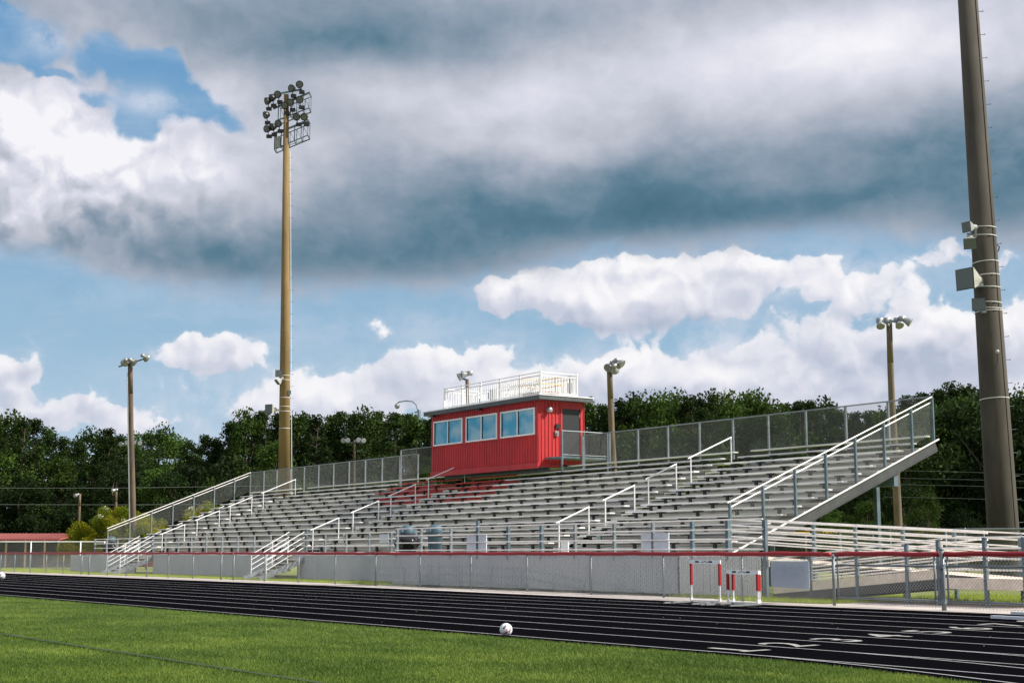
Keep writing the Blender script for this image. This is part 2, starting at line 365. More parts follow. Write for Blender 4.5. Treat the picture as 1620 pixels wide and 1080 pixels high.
def trackmat():
    m = bpy.data.materials.new('track_rubber'); m.use_nodes = True
    b = m.node_tree.nodes['Principled BSDF']; N = NT(m.node_tree)
    t = N.n('ShaderNodeTexCoord'); co = t.outputs['Object']
    f = N.noise(co, 60, 3, 0.7)
    c = N.ramp(f, [(0.3, (0.0022, 0.0022, 0.003)), (0.62, (0.0042, 0.0042, 0.006)), (0.8, (0.012, 0.012, 0.015))])
    g = N.noise(co, 0.35, 4, 0.6)
    c = N.mix(N.sstep(g, 0.5, 0.8), c, (0.0065, 0.0062, 0.0075, 1))
    N.put(b.inputs['Base Color'], c); b.inputs['Roughness'].default_value = 1.0
    b.inputs['Specular IOR Level'].default_value = 0.0
    bp = N.n('ShaderNodeBump'); bp.inputs['Strength'].default_value = 0.5; bp.inputs['Distance'].default_value = 0.004
    N.put(bp.inputs['Height'], f); N.t.links.new(bp.outputs[0], b.inputs['Normal'])
    return m
MT['track'] = trackmat()
MT['line'] = mat('lane_paint', (0.38, 0.38, 0.39), 0.85, 0, vscale=9, col2=(0.28, 0.28, 0.285), spec=0.2)
MT['numeral'] = mat('numeral_paint', (0.36, 0.355, 0.34), 0.85, 0, vscale=9, col2=(0.26, 0.25, 0.24), spec=0.2)

def grassmat(name, stops, base_scale=0.4, trans=0.25, big=(1, 1, 1)):
    m = bpy.data.materials.new(name); m.use_nodes = True
    N = NT(m.node_tree); N.t.nodes.clear()
    out = N.n('ShaderNodeOutputMaterial'); b = N.n('ShaderNodeBsdfPrincipled')
    g = N.n('ShaderNodeNewGeometry')
    f1 = N.noise(N.v('MULTIPLY', g.outputs['Position'], big), base_scale, 5, 0.6)
    f2 = N.noise(g.outputs['Position'], 14, 2, 0.5)
    f3 = N.noise(g.outputs['Position'], 160, 1, 0.5)
    f = N.m('ADD', N.m('MULTIPLY', f1, 0.45), N.m('ADD', N.m('MULTIPLY', f2, 0.2), N.m('MULTIPLY', f3, 0.35)))
    c = N.ramp(f, stops)
    N.put(b.inputs['Base Color'], c); b.inputs['Roughness'].default_value = 0.6
    b.inputs['Specular IOR Level'].default_value = 0.25
    tr = N.n('ShaderNodeBsdfTranslucent'); N.put(tr.inputs[0], c)
    mx = N.n('ShaderNodeMixShader'); mx.inputs[0].default_value = trans
    N.t.links.new(b.outputs[0], mx.inputs[1]); N.t.links.new(tr.outputs[0], mx.inputs[2]); N.t.links.new(mx.outputs[0], out.inputs[0])
    return m
MT['turf'] = grassmat('turf_blades', [(0.34, (0.036, 0.080, 0.009)), (0.5, (0.097, 0.162, 0.020)), (0.66, (0.26, 0.335, 0.055))], 0.45, big=(1, 1.6, 1))
MT['turfbase'] = grassmat('turf_base', [(0.3, (0.02, 0.042, 0.006)), (0.5, (0.055, 0.09, 0.012)), (0.7, (0.12, 0.16, 0.025))], 0.45, 0.0, big=(1, 1.6, 1))
MT['lawn'] = grassmat('lawn_blades', [(0.3, (0.18, 0.24, 0.01)), (0.5, (0.33, 0.42, 0.012)), (0.7, (0.45, 0.52, 0.03))], 0.8)
MT['ground'] = grassmat('rough_grass', [(0.3, (0.13, 0.16, 0.04)), (0.5, (0.20, 0.23, 0.06)), (0.7, (0.28, 0.29, 0.10))], 0.15, 0.0)

# ------------------------------------------------------------------ frames and mesh builder
PHI = -0.02526                                    # the stand is turned a little against the track
cB, sB = math.cos(PHI), math.sin(PHI)
def BW(u, v, z=0.0):
    return Vector((u * cB - v * sB, u * sB + v * cB, z))
ORI = {}
def tag(o, label=None, cat=None, group=None, kind=None):
    if label: o['label'] = label
    if cat: o['category'] = cat
    if group: o['group'] = group
    if kind: o['kind'] = kind
    return o
def thing(name, label, cat, org, frame='W', group=None):
    o = bpy.data.objects.new(name, None)
    COL.objects.link(o); o.empty_display_size = 0.3
    if frame == 'B':
        o.location = BW(*org); o.rotation_euler = (0, 0, PHI)
    else:
        o.location = org
    ORI[o] = Vector(org)
    return tag(o, label, cat, group)

class MB:
    def __init__(s): s.v = []; s.f = []
    def add(s, vs, fs):
        k = len(s.v); s.v += [tuple(p) for p in vs]; s.f += [tuple(i + k for i in q) for q in fs]
    def box(s, x0, x1, y0, y1, z0, z1):
        vs = [(x, y, z) for z in (z0, z1) for y in (y0, y1) for x in (x0, x1)]
        s.add(vs, [(0, 2, 3, 1), (4, 5, 7, 6), (0, 1, 5, 4), (2, 6, 7, 3), (0, 4, 6, 2), (1, 3, 7, 5)])
    def bar(s, p, q, w, h, up=(0, 0, 1)):
        p = Vector(p); q = Vector(q); d = (q - p).normalized(); up = Vector(up)
        if abs(d.dot(up)) > 0.99: up = Vector((1, 0, 0))
        a = d.cross(up).normalized() * w / 2; b = a.cross(d).normalized() * h / 2
        vs = [e + i * a + j * b for e in (p, q) for i, j in ((-1, -1), (1, -1), (1, 1), (-1, 1))]
        s.add(vs, [(0, 1, 2, 3), (7, 6, 5, 4), (0, 4, 5, 1), (1, 5, 6, 2), (2, 6, 7, 3), (3, 7, 4, 0)])
    def tube(s, p, q, r, n=8, r2=None, caps=True):
        p = Vector(p); q = Vector(q); d = (q - p)
        if d.length < 1e-6: return
        d.normalize(); up = Vector((0, 0, 1)) if abs(d.z) < 0.95 else Vector((1, 0, 0))
        a = d.cross(up).normalized(); b = a.cross(d)
        r2 = r if r2 is None else r2; k = len(s.v)
        for e, rr in ((p, r), (q, r2)):
            for i in range(n):
                t = 2 * math.pi * i / n
                s.v.append(tuple(e + (a * math.cos(t) + b * math.sin(t)) * rr))
        for i in range(n):
            j = (i + 1) % n; s.f.append((k + i, k + n + i, k + n + j, k + j))
        if caps:
            s.f.append(tuple(range(k, k + n))); s.f.append(tuple(range(k + 2 * n - 1, k + n - 1, -1)))
    def path(s, pts, r, n=8, caps=True):
        for a, b in zip(pts, pts[1:]): s.tube(a, b, r, n, caps=caps)
    def lathe(s, c, prof, n=20, axis=None):
        c = Vector(c); ax = Vector(axis or (0, 0, 1)).normalized()
        up = Vector((0, 0, 1)) if abs(ax.z) < 0.95 else Vector((1, 0, 0))
        a = ax.cross(up).normalized(); b = a.cross(ax); k = len(s.v)
        for r, h in prof:
            for i in range(n):
                t = 2 * math.pi * i / n
                s.v.append(tuple(c + ax * h + (a * math.cos(t) + b * math.sin(t)) * max(r, 1e-4)))
        for j in range(len(prof) - 1):
            for i in range(n):
                i2 = (i + 1) % n; s.f.append((k + j * n + i, k + (j + 1) * n + i, k + (j + 1) * n + i2, k + j * n + i2))
        s.f.append(tuple(k + i for i in range(n))); s.f.append(tuple(k + (len(prof) - 1) * n + i for i in reversed(range(n))))
    def build(s, name, m, parent=None, smooth=False, root=None, bevel=0.0):
        o_ = Vector((0, 0, 0)); r = root or parent
        while r is not None and r not in ORI: r = r.parent
        if r is not None: o_ = ORI[r]
        me = bpy.data.meshes.new(name)
        me.from_pydata([(x - o_.x, y - o_.y, z - o_.z) for x, y, z in s.v], [], s.f)
        me.materials.append(MT[m] if isinstance(m, str) else m)
        if smooth: me.polygons.foreach_set('use_smooth', [True] * len(me.polygons))
        me.update()
        ob = bpy.data.objects.new(name, me); COL.objects.link(ob)
        if parent is not None: ob.parent = parent
        if bevel:
            bv = ob.modifiers.new('bevel', 'BEVEL'); bv.width = bevel; bv.segments = 2
        return ob

def solo(mb, name, m, label, cat, org=None, frame='W', group=None, smooth=False):
    """a thing that is one mesh"""
    vs = np.array(mb.v); c = vs.mean(0); c[2] = vs[:, 2].min()
    org = Vector(org) if org else Vector(c)
    me = bpy.data.meshes.new(name)
    me.from_pydata([(x - org.x, y - org.y, z - org.z) for x, y, z in mb.v], [], mb.f)
    me.materials.append(MT[m] if isinstance(m, str) else m)
    if smooth: me.polygons.foreach_set('use_smooth', [True] * len(me.polygons))
    ob = bpy.data.objects.new(name, me); COL.objects.link(ob)
    if frame == 'B': ob.location = BW(*org); ob.rotation_euler = (0, 0, PHI)
    else: ob.location = org
    return tag(ob, label, cat, group)

def struct(mb, name, m, parent=None):
    o = mb.build(name, m, parent)
    if parent is None: o['kind'] = 'structure'
    return o

def lattice(mb, p0, p1, zf0, zf1, h, pitch=0.08, r=0.004, zoff=0.0):
    """chain link fabric on a panel from p0 to p1; zf0, zf1 bottoms at both ends, h its height"""
    p0 = Vector((p0[0], p0[1])); p1 = Vector((p1[0], p1[1])); L = (p1 - p0).length
    def pos(s, t):
        q = p0.lerp(p1, s / L); return (q.x, q.y, zf0 + (zf1 - zf0) * s / L + t + zoff)
    k = -int(h / pitch) - 1
    while k * pitch < L:
        for sg in (1, -1):
            a0 = k * pitch
            s0, t0, s1, t1 = (a0, 0, a0 + h, h) if sg == 1 else (a0 + h, 0, a0, h)
            lo, hi = 0.0, 1.0
            ds = s1 - s0
            ta, tb = (0 - s0) / ds, (L - s0) / ds
            lo = max(lo, min(ta, tb)); hi = min(hi, max(ta, tb))
            if hi - lo > 0.01:
                mb.tube(pos(s0 + ds * lo, h * lo), pos(s0 + ds * hi, h * hi), r, 3, caps=False)
        k += 1

def at(px, py, depth):
    """a spot on the sight line towards a feature measured in the photograph, at its real distance"""
    d = cF * FPX + cR * (px - 810) - cU * (py - 540)
    return Vector((0, 0, CAMZ)) + d * (depth / FPX)

GZ = 0.10                                          # ground level behind the track
# ------------------------------------------------------------------ ground
g = MB()
prof = [(-3000, -0.03), (12.0, -0.03), (24.0, GZ - 0.02), (40, GZ - 0.01), (3000, GZ - 0.01)]
xs = [-3000, -400, -120, -60, 0, 60, 400, 3000]
for (y0, z0), (y1, z1) in zip(prof, prof[1:]):
    for x0, x1 in zip(xs, xs[1:]):
        g.add([(x0, y0, z0), (x1, y0, z0), (x1, y1, z1), (x0, y1, z1)], [(0, 1, 2, 3)])
struct(g, 'ground', 'ground')

def zt(y): return max(0.0, (y - 12.55) * 0.0088)
def edge_in(x):                                   # inner edge of the track: straight, then the bend begins
    return 12.62 if x < -13.5 else 12.62 - (x + 13.5) ** 2 / 34.0
# turf base sheet
t = MB()
xx = [-160, -60, -40, -30, -20, -13.5] + [-13.5 + 0.5 * i for i in range(1, 40)]
for a, b in zip(xx, xx[1:]):
    t.add([(a, -60, 0), (b, -60, 0), (b, edge_in(b), 0), (a, edge_in(a), 0)], [(0, 1, 2, 3)])
struct(t, 'turf_field', 'turfbase')
# track sheet
t = MB()
def edge_out(x):
    for (x0, y0), (x1, y1) in zip(eo, eo[1:]):
        if x0 <= x <= x1: return y0 + (y1 - y0) * (x - x0) / (x1 - x0)
    return eo[-1][1]
eo = [(-300, 24.75), (-37, 24.75), (-28, 23.75), (-20, 23.75), (-16, 23.9), (60, 23.9)]
xx2 = [-160, -100, -60, -37, -28, -20, -16] + [-13.5 + 0.5 * i for i in range(0, 40)]
for a, b in zip(xx2, xx2[1:]):
    t.add([(a, edge_in(a) + .004, 0.004), (b, edge_in(b) + .004, 0.004), (b, edge_out(b), zt(24)), (a, edge_out(a), zt(24))], [(0, 1, 2, 3)])
track = struct(t, 'running_track', 'track')
# lane lines; the bend lines leave the straight ones near the finish
LW = 0.048
for k in range(9):
    y = 12.97 + 1.22 * k
    m_ = MB(); off = 0.010
    m_.add([(-160, y, zt(y) + off), (12, y, zt(y) + off), (12, y + LW, zt(y) + off), (-160, y + LW, zt(y) + off)], [(0, 1, 2, 3)])
    x0 = -13.5 + 0.25 * k
    R_ = 17.0 + 0.6 * k
    pts = [(x0 + 1.0 * i, y - (1.0 * i) ** 2 / (2 * R_)) for i in range(0, 12)]
    for (xa, ya), (xb, yb) in zip(pts, pts[1:]):
        if k < 5:
            m_.add([(xa, ya - LW * .2, zt(ya) + off + .003), (xb, yb - LW * .2, zt(yb) + off + .003), (xb, yb + LW * .7, zt(yb) + off + .003), (xa, ya + LW * .7, zt(ya) + off + .003)], [(0, 1, 2, 3)])
    m_.build('lane_line', 'line', track)
# lane numerals, tops pointing down the straight
for k in range(8):
    cu = bpy.data.curves.new('numeral', 'FONT'); cu.body = str(k + 1); cu.size = 1.16; cu.align_x = 'CENTER'; cu.offset = 0.008
    tmp = bpy.data.objects.new('tmp', cu); COL.objects.link(tmp)
    dg = bpy.context.evaluated_depsgraph_get()
    me = bpy.data.meshes.new_from_object(tmp.evaluated_get(dg))
    bpy.data.objects.remove(tmp)
    me.materials.clear(); me.materials.append(MT['numeral'])
    yc = 13.33 + 1.135 * k
    xb = -13.20 - 0.165 * k
    ym = 12.97 + 1.22 * k + 0.42
    for vv in me.vertices:
        lx, ly = vv.co.x * 0.9, vv.co.y
        y_ = ym + lx
        vv.co = (xb - ly, y_, zt(y_) + 0.014)
    if k == 0:
        bmm = bmesh.new(); bmm.from_mesh(me)
        q = [bmm.verts.new((x_, y_, zt(y_) + .0155)) for x_, y_ in ((xb - .09, ym - .17), (xb + .02, ym - .17), (xb + .02, ym + .32), (xb - .09, ym + .32))]
        bmm.faces.new(q); bmm.to_mesh(me); bmm.free()
    me.flip_normals() if me.polygons and me.polygons[0].normal.z < 0 else None
    o = bpy.data.objects.new('lane_numeral', me); COL.objects.link(o); o.parent = track
# far dark seam in the turf
m_ = MB()
a = at(0, 1004, 1); b = at(480, 1080, 1)
def gnd(px, py, z=0.0):
    d = cF * FPX + cR * (px - 810) - cU * (py - 540)
    return Vector((0, 0, CAMZ)) + d * ((z - CAMZ) / d.z)
A, B = gnd(-40, 998), gnd(520, 1086)
dd = (B - A).normalized(); A = A - dd * 40; B = B + dd * 30
nn = Vector((-dd.y, dd.x, 0)) * 0.035
m_.add([A - nn + Vector((0, 0, .03)), B - nn + Vector((0, 0, .03)), B + nn + Vector((0, 0, .03)), A + nn + Vector((0, 0, .03))], [(0, 1, 2, 3)])
seam = struct(m_, 'turf_seam', mat('turf_seam', (0.02, 0.04, 0.015), 0.9))
# small litter on the track
m_ = MB()
for i in range(90):
    x = -46 + 38 * random.random() ** 0.8; y = 13.2 + 10 * random.random(); s_ = random.uniform(.012, .035); a_ = random.uniform(0, 3.1)
    c_, sn_ = math.cos(a_) * s_, math.sin(a_) * s_
    z = zt(y) + .012
    m_.add([(x - c_, y - sn_, z), (x + sn_ * .5, y - c_ * .5, z + .012), (x + c_, y + sn_, z), (x - sn_ * .5, y + c_ * .5, z + .006)], [(0, 1, 2, 3)])
o = m_.build('leaf_litter', mat('dry_leaf', (0.35, 0.30, 0.22), 0.8)); tag(o, kind='stuff', label='tiny dry leaf scraps scattered over the black track', cat='litter')
# path
m_ = MB()
zp = GZ + 0.012
outer = [(-300, 27.2), (-105, 27.2), (-58, 26.9), (-48, 26.7), (-45.5, 26.35), (-29, 26.0), (-26.3, 25.55), (-24.5, 24.9), (-22.3, 24.95), (-21.6, 26.4), (-22.0, 30), (-23.5, 36), (-24, 39)]
inn = [(-300, 24.70), (-37, 24.70), (-28, 23.7), (-20, 23.7), (-16, 23.85), (40, 23.85)]
def yi(x):
    for (x0, y0), (x1, y1) in zip(inn, inn[1:]):
        if x0 <= x <= x1: return y0 + (y1 - y0) * (x - x0) / (x1 - x0)
ox = [p for p in outer if p[0] <= -22.2][:9]
for (x0, y0), (x1, y1) in zip(ox, ox[1:]):
    m_.add([(x0, yi(x0), zp), (x1, yi(x1), zp), (x1, y1, zp), (x0, y0, zp)], [(0, 1, 2, 3)])
m_.add([(-22.3, yi(-22.3), zp), (-10, yi(-10), zp), (-10, 31.5, zp), (-22.6, 28.2, zp), (-22.5, 26.0, zp), (-22.3, 24.95, zp)], [(0, 1, 2, 3, 4, 5)])
m_.add([(-10, yi(-10), zp), (40, yi(40), zp), (40, 31.5, zp), (-10, 31.5, zp)], [(0, 1, 2, 3)])
struct(m_, 'path', 'path')
m_ = MB()                                         # expansion joints in the path
for x in np.arange(-100, -8, 3.05):
    m_.box(x, x + .02, yi(x) + .02, yi(x) + 1.9, zp - .01, zp + .003)
m_.box(-22, 30, 25.6, 25.62, zp - .01, zp + .003)
struct(m_, 'path_joints', mat('joint', (0.16, 0.14, 0.12), 0.9))

# ------------------------------------------------------------------ blades (uncountable)
def blades(name, m, pts, h, w, label, cat, lean=0.5, z0=0.0):
    n = len(pts)
    ang = rng.uniform(0, 2 * math.pi, n); hh = h * rng.uniform(0.6, 1.25, n); ww = w * rng.uniform(.7, 1.3, n)
    la = rng.uniform(0, 2 * math.pi, n); ll = hh * lean * rng.uniform(0.1, 1, n)
    v = np.zeros((n, 3, 3))
    v[:, 0, 0] = pts[:, 0] - np.cos(ang) * ww; v[:, 0, 1] = pts[:, 1] - np.sin(ang) * ww
    v[:, 1, 0] = pts[:, 0] + np.cos(ang) * ww; v[:, 1, 1] = pts[:, 1] + np.sin(ang) * ww
    v[:, 2, 0] = pts[:, 0] + np.cos(la) * ll; v[:, 2, 1] = pts[:, 1] + np.sin(la) * ll
    v[:, :2, 2] = z0; v[:, 2, 2] = z0 + hh
    me = bpy.data.meshes.new(name)
    me.vertices.add(n * 3); me.vertices.foreach_set('co', v.ravel())
    me.loops.add(n * 3); me.loops.foreach_set('vertex_index', np.arange(n * 3, dtype=np.int32))
    me.polygons.add(n); me.polygons.foreach_set('loop_start', np.arange(0, n * 3, 3, dtype=np.int32))
    me.polygons.foreach_set('loop_total', np.full(n, 3, dtype=np.int32))
    me.materials.append(MT[m]); me.update(calc_edges=True)
    o = bpy.data.objects.new(name, me); COL.objects.link(o)
    return tag(o, label, cat, kind='stuff')
# turf: denser near the camera; sampled over the wedge in view and some margin
def wedge(n, a0, a1, d0, d1, power):
    a = rng.uniform(a0, a1, n); d = d0 + (d1 - d0) * rng.random(n) ** power
    f0 = np.array([-math.cos(YAW), math.sin(YAW)]); r0 = np.array([math.sin(YAW), math.cos(YAW)])
    return d[:, None] * f0 + (d * a)[:, None] * r0
pts = wedge(1100000, -0.40, 0.42, 11.5, 62, 1.5)
ein = np.where(pts[:, 0] < -13.5, 12.62, 12.62 - (pts[:, 0] + 13.5) ** 2 / 34.0)
pts = pts[pts[:, 1] < ein + rng.uniform(-.02, .05, len(pts))]
blades('turf', 'turf', pts, 0.034, 0.0045, 'short green artificial turf of the field', 'turf', 0.9)
# lawn strips behind the track fence
n = 260000
px_ = np.column_stack([rng.uniform(-105, -9, n), rng.uniform(24.9, 33.5, n)])
keep = []
ub = px_[:, 0] * cB + px_[:, 1] * sB; vb = -px_[:, 0] * sB + px_[:, 1] * cB
A_ = (px_[:, 0] < -46.2) & (px_[:, 1] > 26.75) & (vb < 29)
B_ = (px_[:, 0] > -28.5) & (px_[:, 0] < -24.4) & (px_[:, 1] > 24.95 + (px_[:, 0] < -26) * .8) & (px_[:, 1] < 31)
C_ = (px_[:, 0] >= -24.4) & (px_[:, 0] < -22.3) & (px_[:, 1] > 24.97)
D_ = (px_[:, 0] >= -22.5) & (px_[:, 1] > 28.3 + (px_[:, 0] + 22.5) * 0.26)
blades('grass', 'lawn', px_[A_ | B_ | C_ | D_], 0.10, 0.010, 'bright green grass strip behind the track fence', 'grass', 0.7, GZ)

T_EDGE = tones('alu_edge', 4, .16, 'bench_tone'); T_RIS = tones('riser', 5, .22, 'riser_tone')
# ------------------------------------------------------------------ the stand
ZR, TR, NR = 0.2615, 0.66, 14
def zb(k): return 1.617 + ZR * k                  # top of bench k
def vbn(k): return 28.16 + TR * k                 # front edge of bench k
uR, uL = -29.735, -82.9
AIS = (-38.43, -56.75, -75.05)
st = thing('grandstand', 'long grey aluminium grandstand with fourteen bench rows, chain-link guards, stairs and ramp', 'grandstand', (-56, 32.4, GZ), 'B')
def secs(k):
    s_ = [(uL + .25, -75.5), (-74.6, -57.2), (-56.3, -38.87), (-38.0, uR - .22)]
    return s_
def cut(sec, a, b):
    o = []
    for (x0, x1) in sec:
        if b <= x0 or a >= x1: o.append((x0, x1)); continue
        if x0 < a: o.append((x0, a))
        if x1 > b: o.append((b, x1))
    return o
for k in range(NR):
    ss = [(a, b, 'alu_edge') for a, b in secs(k)]
    if k == 13: ss = [(a, b, m) for a, b in cut(secs(k), -59.4, -49.3) for m in ['alu_edge']]
    if k in (10, 11, 12): ss = [(uL + .25, -75.5, 'alu_edge'), (-74.6, -62.9, 'alu_edge'), (-62.9, -57.2, 'redseat'), (-56.3, -52.2, 'redseat'), (-52.2, -38.87, 'alu_edge'), (-38.0, uR - .22, 'alu_edge')]
    for a, b, m in ss:
        j = random.uniform(-.03, .03)
        mb = MB(); mb.box(a + j, b - .004, vbn(k), vbn(k) + .24, zb(k) - .045, zb(k))
        mb.build('bench_seat', random.choice(T_EDGE) if m == 'alu_edge' else m, st, bevel=0.006)
# footboards and risers
fb = 0.17
for k in range(-1, 13):
    v0 = vbn(k) + .12 if k >= 0 else 27.6
    z = zb(k) - fb
    mb = MB()
    for a, b in cut([(uL + .1, uR - .05)], -58.7, -49.95) if k >= 12 else [(uL + .1, uR - .05)]:
        for i in range(3):
            w = (vbn(k + 1) + .10 - v0) / 3
            mb.box(a, b, v0 + i * w, v0 + (i + 1) * w - .008, z - .05, z - .002 * i)
    mb.build('footboard', 'alu', st)
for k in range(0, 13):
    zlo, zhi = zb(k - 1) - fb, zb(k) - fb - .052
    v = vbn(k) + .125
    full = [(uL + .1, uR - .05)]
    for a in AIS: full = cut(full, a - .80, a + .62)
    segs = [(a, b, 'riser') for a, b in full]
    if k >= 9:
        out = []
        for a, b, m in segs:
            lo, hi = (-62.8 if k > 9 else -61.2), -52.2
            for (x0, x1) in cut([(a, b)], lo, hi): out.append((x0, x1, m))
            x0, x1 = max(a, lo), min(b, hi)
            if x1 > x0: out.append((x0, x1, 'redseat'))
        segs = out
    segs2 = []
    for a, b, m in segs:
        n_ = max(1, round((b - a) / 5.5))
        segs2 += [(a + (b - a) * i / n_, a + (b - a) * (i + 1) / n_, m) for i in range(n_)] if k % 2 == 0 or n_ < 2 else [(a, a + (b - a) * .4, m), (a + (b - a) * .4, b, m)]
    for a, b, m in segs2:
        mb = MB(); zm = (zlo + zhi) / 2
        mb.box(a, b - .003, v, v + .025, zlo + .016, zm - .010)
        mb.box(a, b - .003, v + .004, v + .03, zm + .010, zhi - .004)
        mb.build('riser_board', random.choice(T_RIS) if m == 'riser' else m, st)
# aisle half steps
for a in AIS:
    mb = MB()
    for k in range(0, 12):
        mb.box(a - .42, a + .42, vbn(k) - .16, vbn(k) + .12, zb(k - 1) - fb + .09, zb(k - 1) - fb + .13)
        mb.box(a - .42, a - .40, vbn(k) - .16, vbn(k) + .12, zb(k - 1) - fb, zb(k - 1) - fb + .09)
        mb.box(a + .40, a + .42, vbn(k) - .16, vbn(k) + .12, zb(k - 1) - fb, zb(k - 1) - fb + .09)
    mb.build('aisle_steps', 'alu_edge', st)
# T brackets: the hundred nearest as parts, the rest as one
def tbr(mb, u, k):
    z = zb(k) - .045
    mb.box(u - .13, u + .13, vbn(k) + .005, vbn(k) + .225, z - .045, z - .001)
    mb.box(u - .05, u + .05, vbn(k) + .04, vbn(k) + .11, z - .25, z - .028)
    mb.add([(u - .09, vbn(k) + .09, z - .03), (u + .09, vbn(k) + .09, z - .03), (u + .03, vbn(k) + .09, z - .08), (u - .03, vbn(k) + .09, z - .08)], [(0, 1, 2, 3)])
spots = []
for j in range(29):
    u = -30.75 - 1.83 * j
    for k in range(13):
        if k == 12 and -58.9 < u < -49.7: continue
        if any(abs(u - a) < .40 for a in AIS): u2 = u + .55
        else: u2 = u
        spots.append((math.hypot(u2, vbn(k)), u2, k))
spots.sort()
mb = MB(); tbr(mb, spots[0][1], spots[0][2])
proto = mb.build('seat_bracket', 'bracket', st)
for d_, u, k in spots[1:99]:
    c = proto.copy(); COL.objects.link(c); c.parent = st
    c.location = (u - spots[0][1], TR * (k - spots[0][2]), ZR * (k - spots[0][2]))
mb = MB()
for d_, u, k in spots[99:]: tbr(mb, u, k)
tag(mb.build('seat_bracket', 'bracket', st), kind='stuff')
# raking side beams (channels)
def zline(v, top): return top + 0.3962 * (v - 28.0)
for u, nm in ((uR + .03, 0), (uL - .03, 1)):
    mb = MB()
    zt0 = 4.74 - 0.3962 * (36.74 - 28.0)
    va, vb_ = 27.75, 36.95
    for dz, wid, h in ((0.0, .10, .02), (-.32, .10, .02), (-.16, .012, .30)):
        mb.bar((u, va, zline(va, zt0) + dz), (u, vb_, zline(vb_, zt0) + dz), wid, h)
    mb.build('raking_beam', 'beam', st)
    mb = MB(); mb.bar((u + (.03 if nm == 0 else -.03), va, zline(va, zt0) + .03), (u + (.03 if nm == 0 else -.03), vb_ + .1, zline(vb_ + .1, zt0) + .03), .05, .035)
    mb.build('edge_strip', 'rail', st)
# side guard rails
for u in (uR, uL):
    dz = 0.0 if u == uR else 0.03
    zr = lambda v: 2.686 + dz + 0.3962 * (v - 27.88)
    zt0 = 4.74 - 0.3962 * (36.74 - 28.0)
    for i in range(8):
        v = 27.88 + 1.32 * i if i < 7 else 36.85
        mb = MB(); mb.bar((u + .02, v, zr(v) - 1.42), (u + .02, v, zr(v) - .02), .055, .085)
        mb.build('guard_post', 'galv_dark' if u == uR else 'galv', st)
    for off in (0, -.16):
        mb = MB(); mb.tube((u - .02, 27.84, zr(27.84) + off), (u - .02, 36.9, zr(36.9) + off), .021, 8)
        mb.build('guard_rail', 'rail', st)
    mb = MB(); lattice(mb, (u - .01, 27.9), (u - .01, 36.85), zr(27.9) - 1.2, zr(36.85) - 1.2, 1.04, .085, .0035)
    mb.build('guard_mesh', 'wire', st)
# rear guard fence
vbk = 36.88
ztop = 6.27
for s0, s1 in ((uL, -62.35), (-48.45, uR)):
    n_ = round(abs(s1 - s0) / 1.83)
    for i in range(n_ + 1):
        u = s0 + (s1 - s0) * i / n_
        if u == s0 and s0 == uL or (u == s1 and s1 == uR): continue
        mb = MB(); mb.box(u - .035, u + .035, vbk + .02, vbk + .09, 4.75, ztop - .02)
        mb.build('rear_post', 'galv', st)
    mb = MB(); mb.tube((s0, vbk + .03, ztop), (s1, vbk + .03, ztop), .024); mb.build('rear_rail', 'galv', st)
    mb = MB(); lattice(mb, (s0, vbk), (s1, vbk), 4.72, 4.72, 1.52, .085, .0035); mb.build('rear_mesh', 'wire', st)
# raised corner panel left of the press box and door landing on its right
mb = MB()
mb.box(-62.4, -62.33, 35.9, 35.97, 4.6, 6.42); mb.box(-58.95, -58.9, 35.9, 35.95, 4.6, 6.42)
mb.build('rear_post', 'galv', st)
mb = MB(); mb.tube((-62.37, 35.93, 6.42), (-58.9, 35.93, 6.42), .024); mb.build('rear_rail', 'galv', st)
mb = MB(); lattice(mb, (-62.3, 35.9), (-58.95, 35.9), 5.15, 5.15, 1.25, .085, .0035); mb.build('rear_mesh', 'wire', st)
mb = MB()
mb.box(-49.78, -48.5, 35.9, 38.35, 5.28, 5.36)
mb.build('door_landing', 'galv_dark', st)
mb = MB()
mb.tube((-48.5, 35.85, 6.44), (-48.5, 38.35, 6.44), .022); mb.tube((-48.5, 35.85, 5.42), (-48.5, 38.35, 5.42), .018)
mb.build('landing_rail', 'galv', st)
mb = MB(); lattice(mb, (-48.5, 35.9), (-48.5, 38.3), 5.4, 5.4, 1.02, .085, .003); mb.build('landing_mesh', 'wire', st)
for y in (35.87, 37.05, 38.33):
    mb = MB(); mb.box(-48.535, -48.465, y - .035, y + .035, 4.7, 6.44); mb.build('landing_post', 'galv_dark', st)
# support columns and rakers below
for i, u in enumerate(np.linspace(-31.6, -81.2, 11)):
    for v, zt_ in ((33.2, 3.25), (36.2, 4.4)):
        mb = MB(); mb.box(u - .075, u + .075, v - .075, v + .075, GZ, zt_); mb.build('support_column', 'galv_dark', st)
mb = MB()
for u in np.linspace(-31.6, -81.2, 11):
    mb.bar((u, 27.9, .95), (u, 36.8, 4.45), .1, .22)
for v, z in ((33.2, 3.05), (36.2, 4.25)): mb.bar((-31.0, v, z), (-81.8, v, z), .12, .2)
mb.build('support_frame', 'galv_dark', st)
mb = MB(); mb.bar((uR, 35.0, 3.5), (-34, 35.0, 3.5), .2, .34); mb.build('cross_beam', 'galv_dark', st)
# aisle handrails
tops = [(28.28, 2.30), (29.54, 2.81), (30.26, 3.09), (31.56, 3.60), (32.2, 3.88), (33.5, 4.41), (34.2, 4.68), (36.2, 5.49)]
for u in AIS:
    for i in range(0, 8, 2):
        (va, za), (v2, z2) = tops[i], tops[i + 1]
        mb = MB()
        mb.tube((u, va - .12, za - .045), (u, v2 + .02, z2 + .01), .026)
        mb.tube((u, va, za - 1.0), (u, va, za), .024); mb.tube((u, v2, z2 - 1.0), (u, v2, z2), .024)
        mb.build('aisle_handrail', 'white', st)
